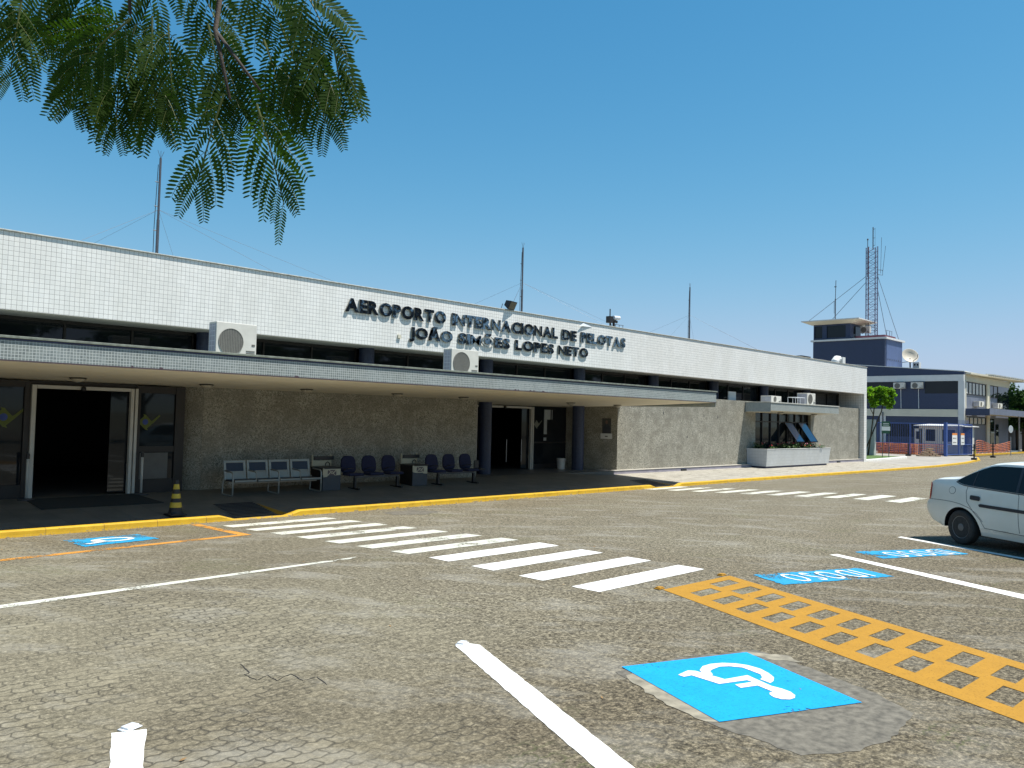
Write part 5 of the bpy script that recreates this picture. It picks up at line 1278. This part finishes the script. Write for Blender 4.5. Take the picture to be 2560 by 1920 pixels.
# sagging orange safety mesh
def safety(name, lb, P0, P1, z0, hts, parentless=True):
    n = 26; b = MB(); P0 = Vector(P0); P1 = Vector(P1)
    def pt(i, j):
        p = P0.lerp(P1, i/n); top_ = lerp(i/n, hts); return (p.x, p.y + .03*math.sin(i*2.1), z0 + top_*j/6 + .02*math.sin(i*1.7+j))
    for i in range(n+1): b.tube([pt(i, j) for j in range(7)], .018, 4, False)
    for j in range(7): b.tube([pt(i, j) for i in range(n+1)], .020, 4, False)
    n2 = n
    o = b.build(name, G('orange_mesh')); tag(o, lb, 'safety mesh'); return o
safety('safety_mesh', 'sagging orange safety mesh at the right before the blue building', (78.6, 20.5), (90, 20.5), -.05, [(0, 1.1), (.1, 1.2), (.45, .72), (.75, .85), (1, 1.05)])
safety('safety_mesh', 'straight orange safety mesh along the foot of the blue fence', (70.3, 20.6), (70.3, 28), -.05, [(0, .8), (.5, .84), (1, .8)])
t = thing('round_sign', 'white round-topped sign on a pole at the far right', 'sign', (80.6, 18.35, 0)); b = MB(); b.tube([(0, 0, -.1), (0, 0, 1.5)], .035, 6); b.build('pole', G('steel'), t)
b = MB(); b.prism([(.20*math.cos(k*PI/10), .32*math.sin(k*PI/10)) for k in range(20)], .03, Tm(0, 0, 2.15, -.7, PI/2)); b.build('plate', G('sign_white'), t)
b = MB(); b.box(88.3, 118, 20.6, 20.9, -.2, 2.0); 
b.v = [(p[0]+14, p[1]+3.0, p[2]*1.15) for p in b.v]; o = b.build('boundary_wall', G('dark_interior')); tag(o, 'dark boundary wall under the trees at the far right', 'wall')

# ------------------------------------------------------------------ trees
def clump_tree(name, label, x, y, z, crowns, leaf, mat, trunks, n=900, group=None, ang=0):
    t = thing(name, label, 'tree', (x, y, z), ang, group)
    b = MB()
    for pts, r in trunks: b.tube(pts, r, 8)
    b.build('trunk', G('bark'), t, smooth=True)
    b = MB()
    tot = sum(c[3]**2 for c in crowns)
    for cx, cy, cz, cr_, sq in crowns:
        m_ = int(n*cr_**2/tot)
        subs = [(Vector((random.gauss(0, 1), random.gauss(0, 1), random.gauss(0, 1))).normalized()*cr_*random.uniform(.45, 1.0), random.uniform(.18, .36)*cr_) for _ in range(26)]
        for _ in range(m_):
            c0, r0 = random.choice(subs); d_ = Vector((random.gauss(0, 1), random.gauss(0, 1), random.gauss(0, 1))).normalized()
            c = c0 + d_*r0*random.random()**.4; c.z *= sq; c += Vector((cx, cy, cz))
            a = Vector((random.gauss(0, 1), random.gauss(0, 1), random.gauss(0, .6))).normalized(); q = a.cross(Vector((random.gauss(0, 1), random.gauss(0, 1), 1)).normalized()).normalized()
            s = leaf*random.uniform(.6, 1.3); u_ = a*s; w_ = q*s*.5
            b.add([c-u_, c-w_, c+u_, c+w_], [(0, 1, 2, 3)])
    b.build('crown', G(mat), t); return t
clump_tree('small_tree', 'small bright green tree with two leaning stems beyond the end of the terminal', 61.2, 22.6, -.1,
    [(.6, -.1, 4.75, .62, .85), (1.2, -.5, 4.5, .62, .9), (.1, .3, 4.6, .6, .9), (.3, .1, 4.0, .55, 1.1), (1.2, -.6, 3.95, .45, 1.1), (-.4, .7, 4.5, .5, 1), (.7, -.3, 4.1, .5, 1)], .10, 'bright_foliage',
    [([(.2, .5, 0), (.25, .3, 1.6), (.2, .1, 3.2), (.2, 0, 4.2)], [.06, .05, .045, .03]), ([(.0, .8, 0), (.3, .3, 1.5), (.75, -.25, 3.3), (.9, -.4, 4.3)], [.06, .05, .045, .03]), ([(.2, .1, 3.0), (-.3, .5, 4.2)], [.03, .02])], 7500)
for i, (x, y, s, lb) in enumerate([(98.5, 21.2, 1.0, 'dark tree nearest the blue building at the far right'), (104, 23.0, 1.15, 'dark tree behind the round sign at the far right'), (110, 25.5, 1.1, 'dark tree at the very edge of the picture behind the wall')]):
    clump_tree('broadleaf_tree', lb, x, y, -.2, [(0, 0, 4.6*s, 2.0*s, .9), (1.5, -.6, 3.6*s, 1.6*s, .9), (-1.0, .6, 3.4*s, 1.3*s, .8), (1.0, .6, 5.4*s, 1.3*s, .9), (.3, -.8, 2.6*s, 1.3*s, .7)], .19, 'dark_foliage',
        [([(0, 0, 0), (.1, .1, 2.0*s), (0, .2, 4.5*s)], [.2, .15, .06]), ([(.1, .1, 1.8*s), (1.2, -.5, 3.8*s)], [.1, .04])], 5200)
# trees across the lot, seen only in the window reflections
first = None
for i, (x, y, sc_) in enumerate([(6, -17, 1.1), (14, -20, 1.2), (23, -18, 1.0), (31, -21, 1.25), (40, -19, 1.1), (50, -22, 1.2), (61, -20, 1.1), (73, -22, 1.3), (-6, -18, 1.1), (86, -21, 1.3), (98, -20, 1.5), (111, -22, 1.5), (124, -20, 1.6), (138, -24, 1.6), (152, -22, 1.7)]):
    if first is None:
        first = clump_tree('street_tree', 'broad green tree across the parking lot, behind the camera', x, y, -.1, [(0, 0, 6.0, 3.3, .75), (2.4, .6, 5.0, 2.3, .8), (-2.4, -.4, 5.0, 2.4, .8), (0, 1, 7.6, 2.0, .8)], .30, 'dark_foliage',
            [([(0, 0, 0), (.1, 0, 2.4), (0, .2, 5.5)], [.28, .2, .09]), ([(.1, 0, 2.2), (2.2, .5, 4.8)], [.13, .05]), ([(.1, 0, 2.3), (-2.1, -.4, 4.8)], [.13, .05])], 4200, 'trees across the parking lot')
        first.scale = (sc_,)*3
    else:
        c = copy_tree(first); c.location = (x, y, -.1); c.scale = (sc_,)*3; c.rotation_euler = (0, 0, i*1.3)

# overhanging feathery-leaved tree at the top left
OT = thing('overhanging_tree', 'feathery pinnate branches hanging in from the top left corner', 'tree', (-1.6, 2.2, 0))
base = Vector((-1.6, 2.2, 0))
leaf = MB(); stem = MB()
def pinna(o, d, nrm, L_, droop, n=14):
    pts = []; p = Vector(o); dd = Vector(d).normalized(); seg = L_/n
    wid = nrm.cross(dd).normalized()
    for i in range(n+1):
        pts.append(p.copy())
        t = i/n
        if i > 0:
            s = L_*.165*(1-.45*t**3)*(.55+.9*min(1, t*4))*.98
            if t < .1: s *= .7
            wd = (nrm.cross(dd)).normalized()
            for sg in (-1, 1):
                l = (wd*sg*.93 + dd*.40 + nrm*random.uniform(-.12, .12)).normalized()*s
                c = dd*s*.165
                q = p + (l*.02)
                c = c*.80
                leaf.add([q, q+l*.25-c*.9, q+l*.75-c*.9, q+l*1.0+c*.15, q+l*.8+c*1.0, q+l*.25+c*.8], [(0, 1, 2, 3, 4, 5)])
        p = p + dd*seg
        dd = (dd + Vector((0, 0, -1))*droop/n).normalized()
        nrm = (nrm - dd*nrm.dot(dd)).normalized()
    stem.tube(pts, [.0012]+[.0007]*(len(pts)-2)+[.0004], 4, False)
def frond(a, c, npair=6, PL=.120, droop=1.25):
    a = Vector(a); c = Vector(c); ax = (c-a); L_ = ax.length; ax.normalize()
    view = (a - Vector((0, 0, H))).normalized()
    side = ax.cross(view).normalized()
    tilt = random.uniform(-.6, .6)
    nrm = (side.cross(ax)*math.cos(tilt) + side*math.sin(tilt)).normalized(); side = ax.cross(nrm).normalized()
    pts = [a.lerp(c, k/6) + Vector((0, 0, .01*math.sin(k/6*PI))) for k in range(7)]
    stem.tube(pts, [.0026, .0024, .0022, .002, .0018, .0015, .001], 6)
    for k in range(npair):
        t = .12 + .86*k/(npair-1); o = a.lerp(c, t); pl = PL*(.75+.5*math.sin(PI*min(1, t+.15)))*random.uniform(.85, 1.1)
        for sg in (-1, 1):
            if random.random() < .10: continue
            spread = .95 - .45*t
            d = (ax*math.cos(spread) + side*sg*math.sin(spread) + nrm*random.uniform(-.25, .25)).normalized()
            pinna(o, d, (nrm + Vector((random.uniform(-.35, .35),)*3)).normalized(), pl, droop*random.uniform(.6, 1.3))
FR = [((0.632,2.452,3.082),(0.620,2.475,2.880)),((0.731,2.627,3.252),(0.730,2.637,3.113)),((0.800,2.139,2.994),(0.708,2.243,2.854)),((0.876,2.343,3.089),(0.742,2.488,2.990)),
((0.846,2.233,3.026),(0.806,2.290,2.780)),((0.894,2.252,3.072),(0.905,2.255,2.833)),((0.905,2.172,3.028),(0.922,2.167,2.826)),((0.878,1.785,2.731),(0.846,1.831,2.527)),
((0.931,1.731,2.709),(0.983,1.685,2.478)),((0.934,2.000,2.984),(0.972,1.973,2.782)),((1.010,1.779,2.941),(1.058,1.740,2.778)),
((1.010,1.700,3.013),(1.060,1.655,2.893)),((1.015,1.707,2.862),(1.070,1.660,2.690)),((0.985,1.808,2.901),(1.034,1.768,2.709)),
((0.809,2.405,3.203),(0.746,2.479,3.068)),((0.943,2.124,3.157),(1.010,2.065,2.989)),((0.998,1.925,3.128),(1.060,1.868,2.988)),((0.938,2.269,3.241),(0.892,2.327,3.073)),
((0.775,2.311,2.960),(0.745,2.351,2.820)),((0.965,1.972,2.924),(1.002,1.945,2.742)),((0.590,2.492,3.124),(0.584,2.510,2.953)),
((0.841,2.317,2.918),(0.840,2.327,2.776)),((0.882,2.204,2.878),(0.898,2.194,2.772)),((1.071,1.647,2.882),(1.090,1.635,2.770))]
for a, c in FR: frond(a, c)
# the rest of the crown, above the picture
for _ in range(62):
    x = random.uniform(-1.6, .95); y = random.uniform(1.3, 3.2); z = 3.38 + random.uniform(0, 1.2) + .12*(abs(y-2)+abs(x))
    a = random.uniform(0, 2*PI); frond((x, y, z), (x+.2*math.cos(a), y+.2*math.sin(a), z-.12), 7, .11)
for m_, nm, mt in ((leaf, 'foliage', 'leaflet_green'), (stem, 'leaf_stalks', 'twig_green')):
    m_.v = [(p[0]-base.x, p[1]-base.y, p[2]) for p in m_.v]; m_.build(nm, G(mt), OT)
b = MB()
R_ = lambda *p: tuple(Vector(p)-base)
b.tube([(0, 0, 0), (.05, .05, 1.2), (.12, .0, 2.2), (.3, -.05, 3.1)], [.14, .12, .10, .08], 10); b.build('trunk', G('bark'), OT, smooth=True)
b = MB()
b.tube([R_(-1.35, 2.15, 3.0), R_(-.6, 2.3, 3.55), R_(.3, 2.3, 3.6), R_(.815, 2.26, 3.30), R_(.815, 2.193, 3.03)], [.07, .05, .028, .010, .004], 8)
b.tube([R_(.3, 2.3, 3.6), R_(.75, 2.1, 3.5), R_(.96, 1.95, 3.25), R_(.93, 1.95, 2.95), R_(.90, 1.80, 2.73)], [.028, .016, .009, .006, .003], 8)
b.tube([R_(.75, 2.1, 3.5), R_(1.0, 1.8, 3.3), R_(1.03, 1.72, 3.0)], [.014, .008, .003], 8)
b.tube([R_(-.6, 2.3, 3.55), R_(.2, 2.6, 3.5), R_(.62, 2.46, 3.2), R_(.632, 2.452, 3.08)], [.03, .015, .008, .003], 8)
b.tube([R_(.93, 1.95, 2.95), R_(.95, 1.75, 2.75)], [.005, .003], 6)
b.tube([R_(-1.3, 2.15, 3.1), R_(-1.6, 1.6, 4.0), R_(-1.2, 1.2, 4.6)], [.06, .04, .015], 8); b.tube([R_(-1.3, 2.15, 3.1), R_(-.9, 2.9, 4.2)], [.05, .015], 8)
b.build('branch', G('bark'), OT, smooth=True)
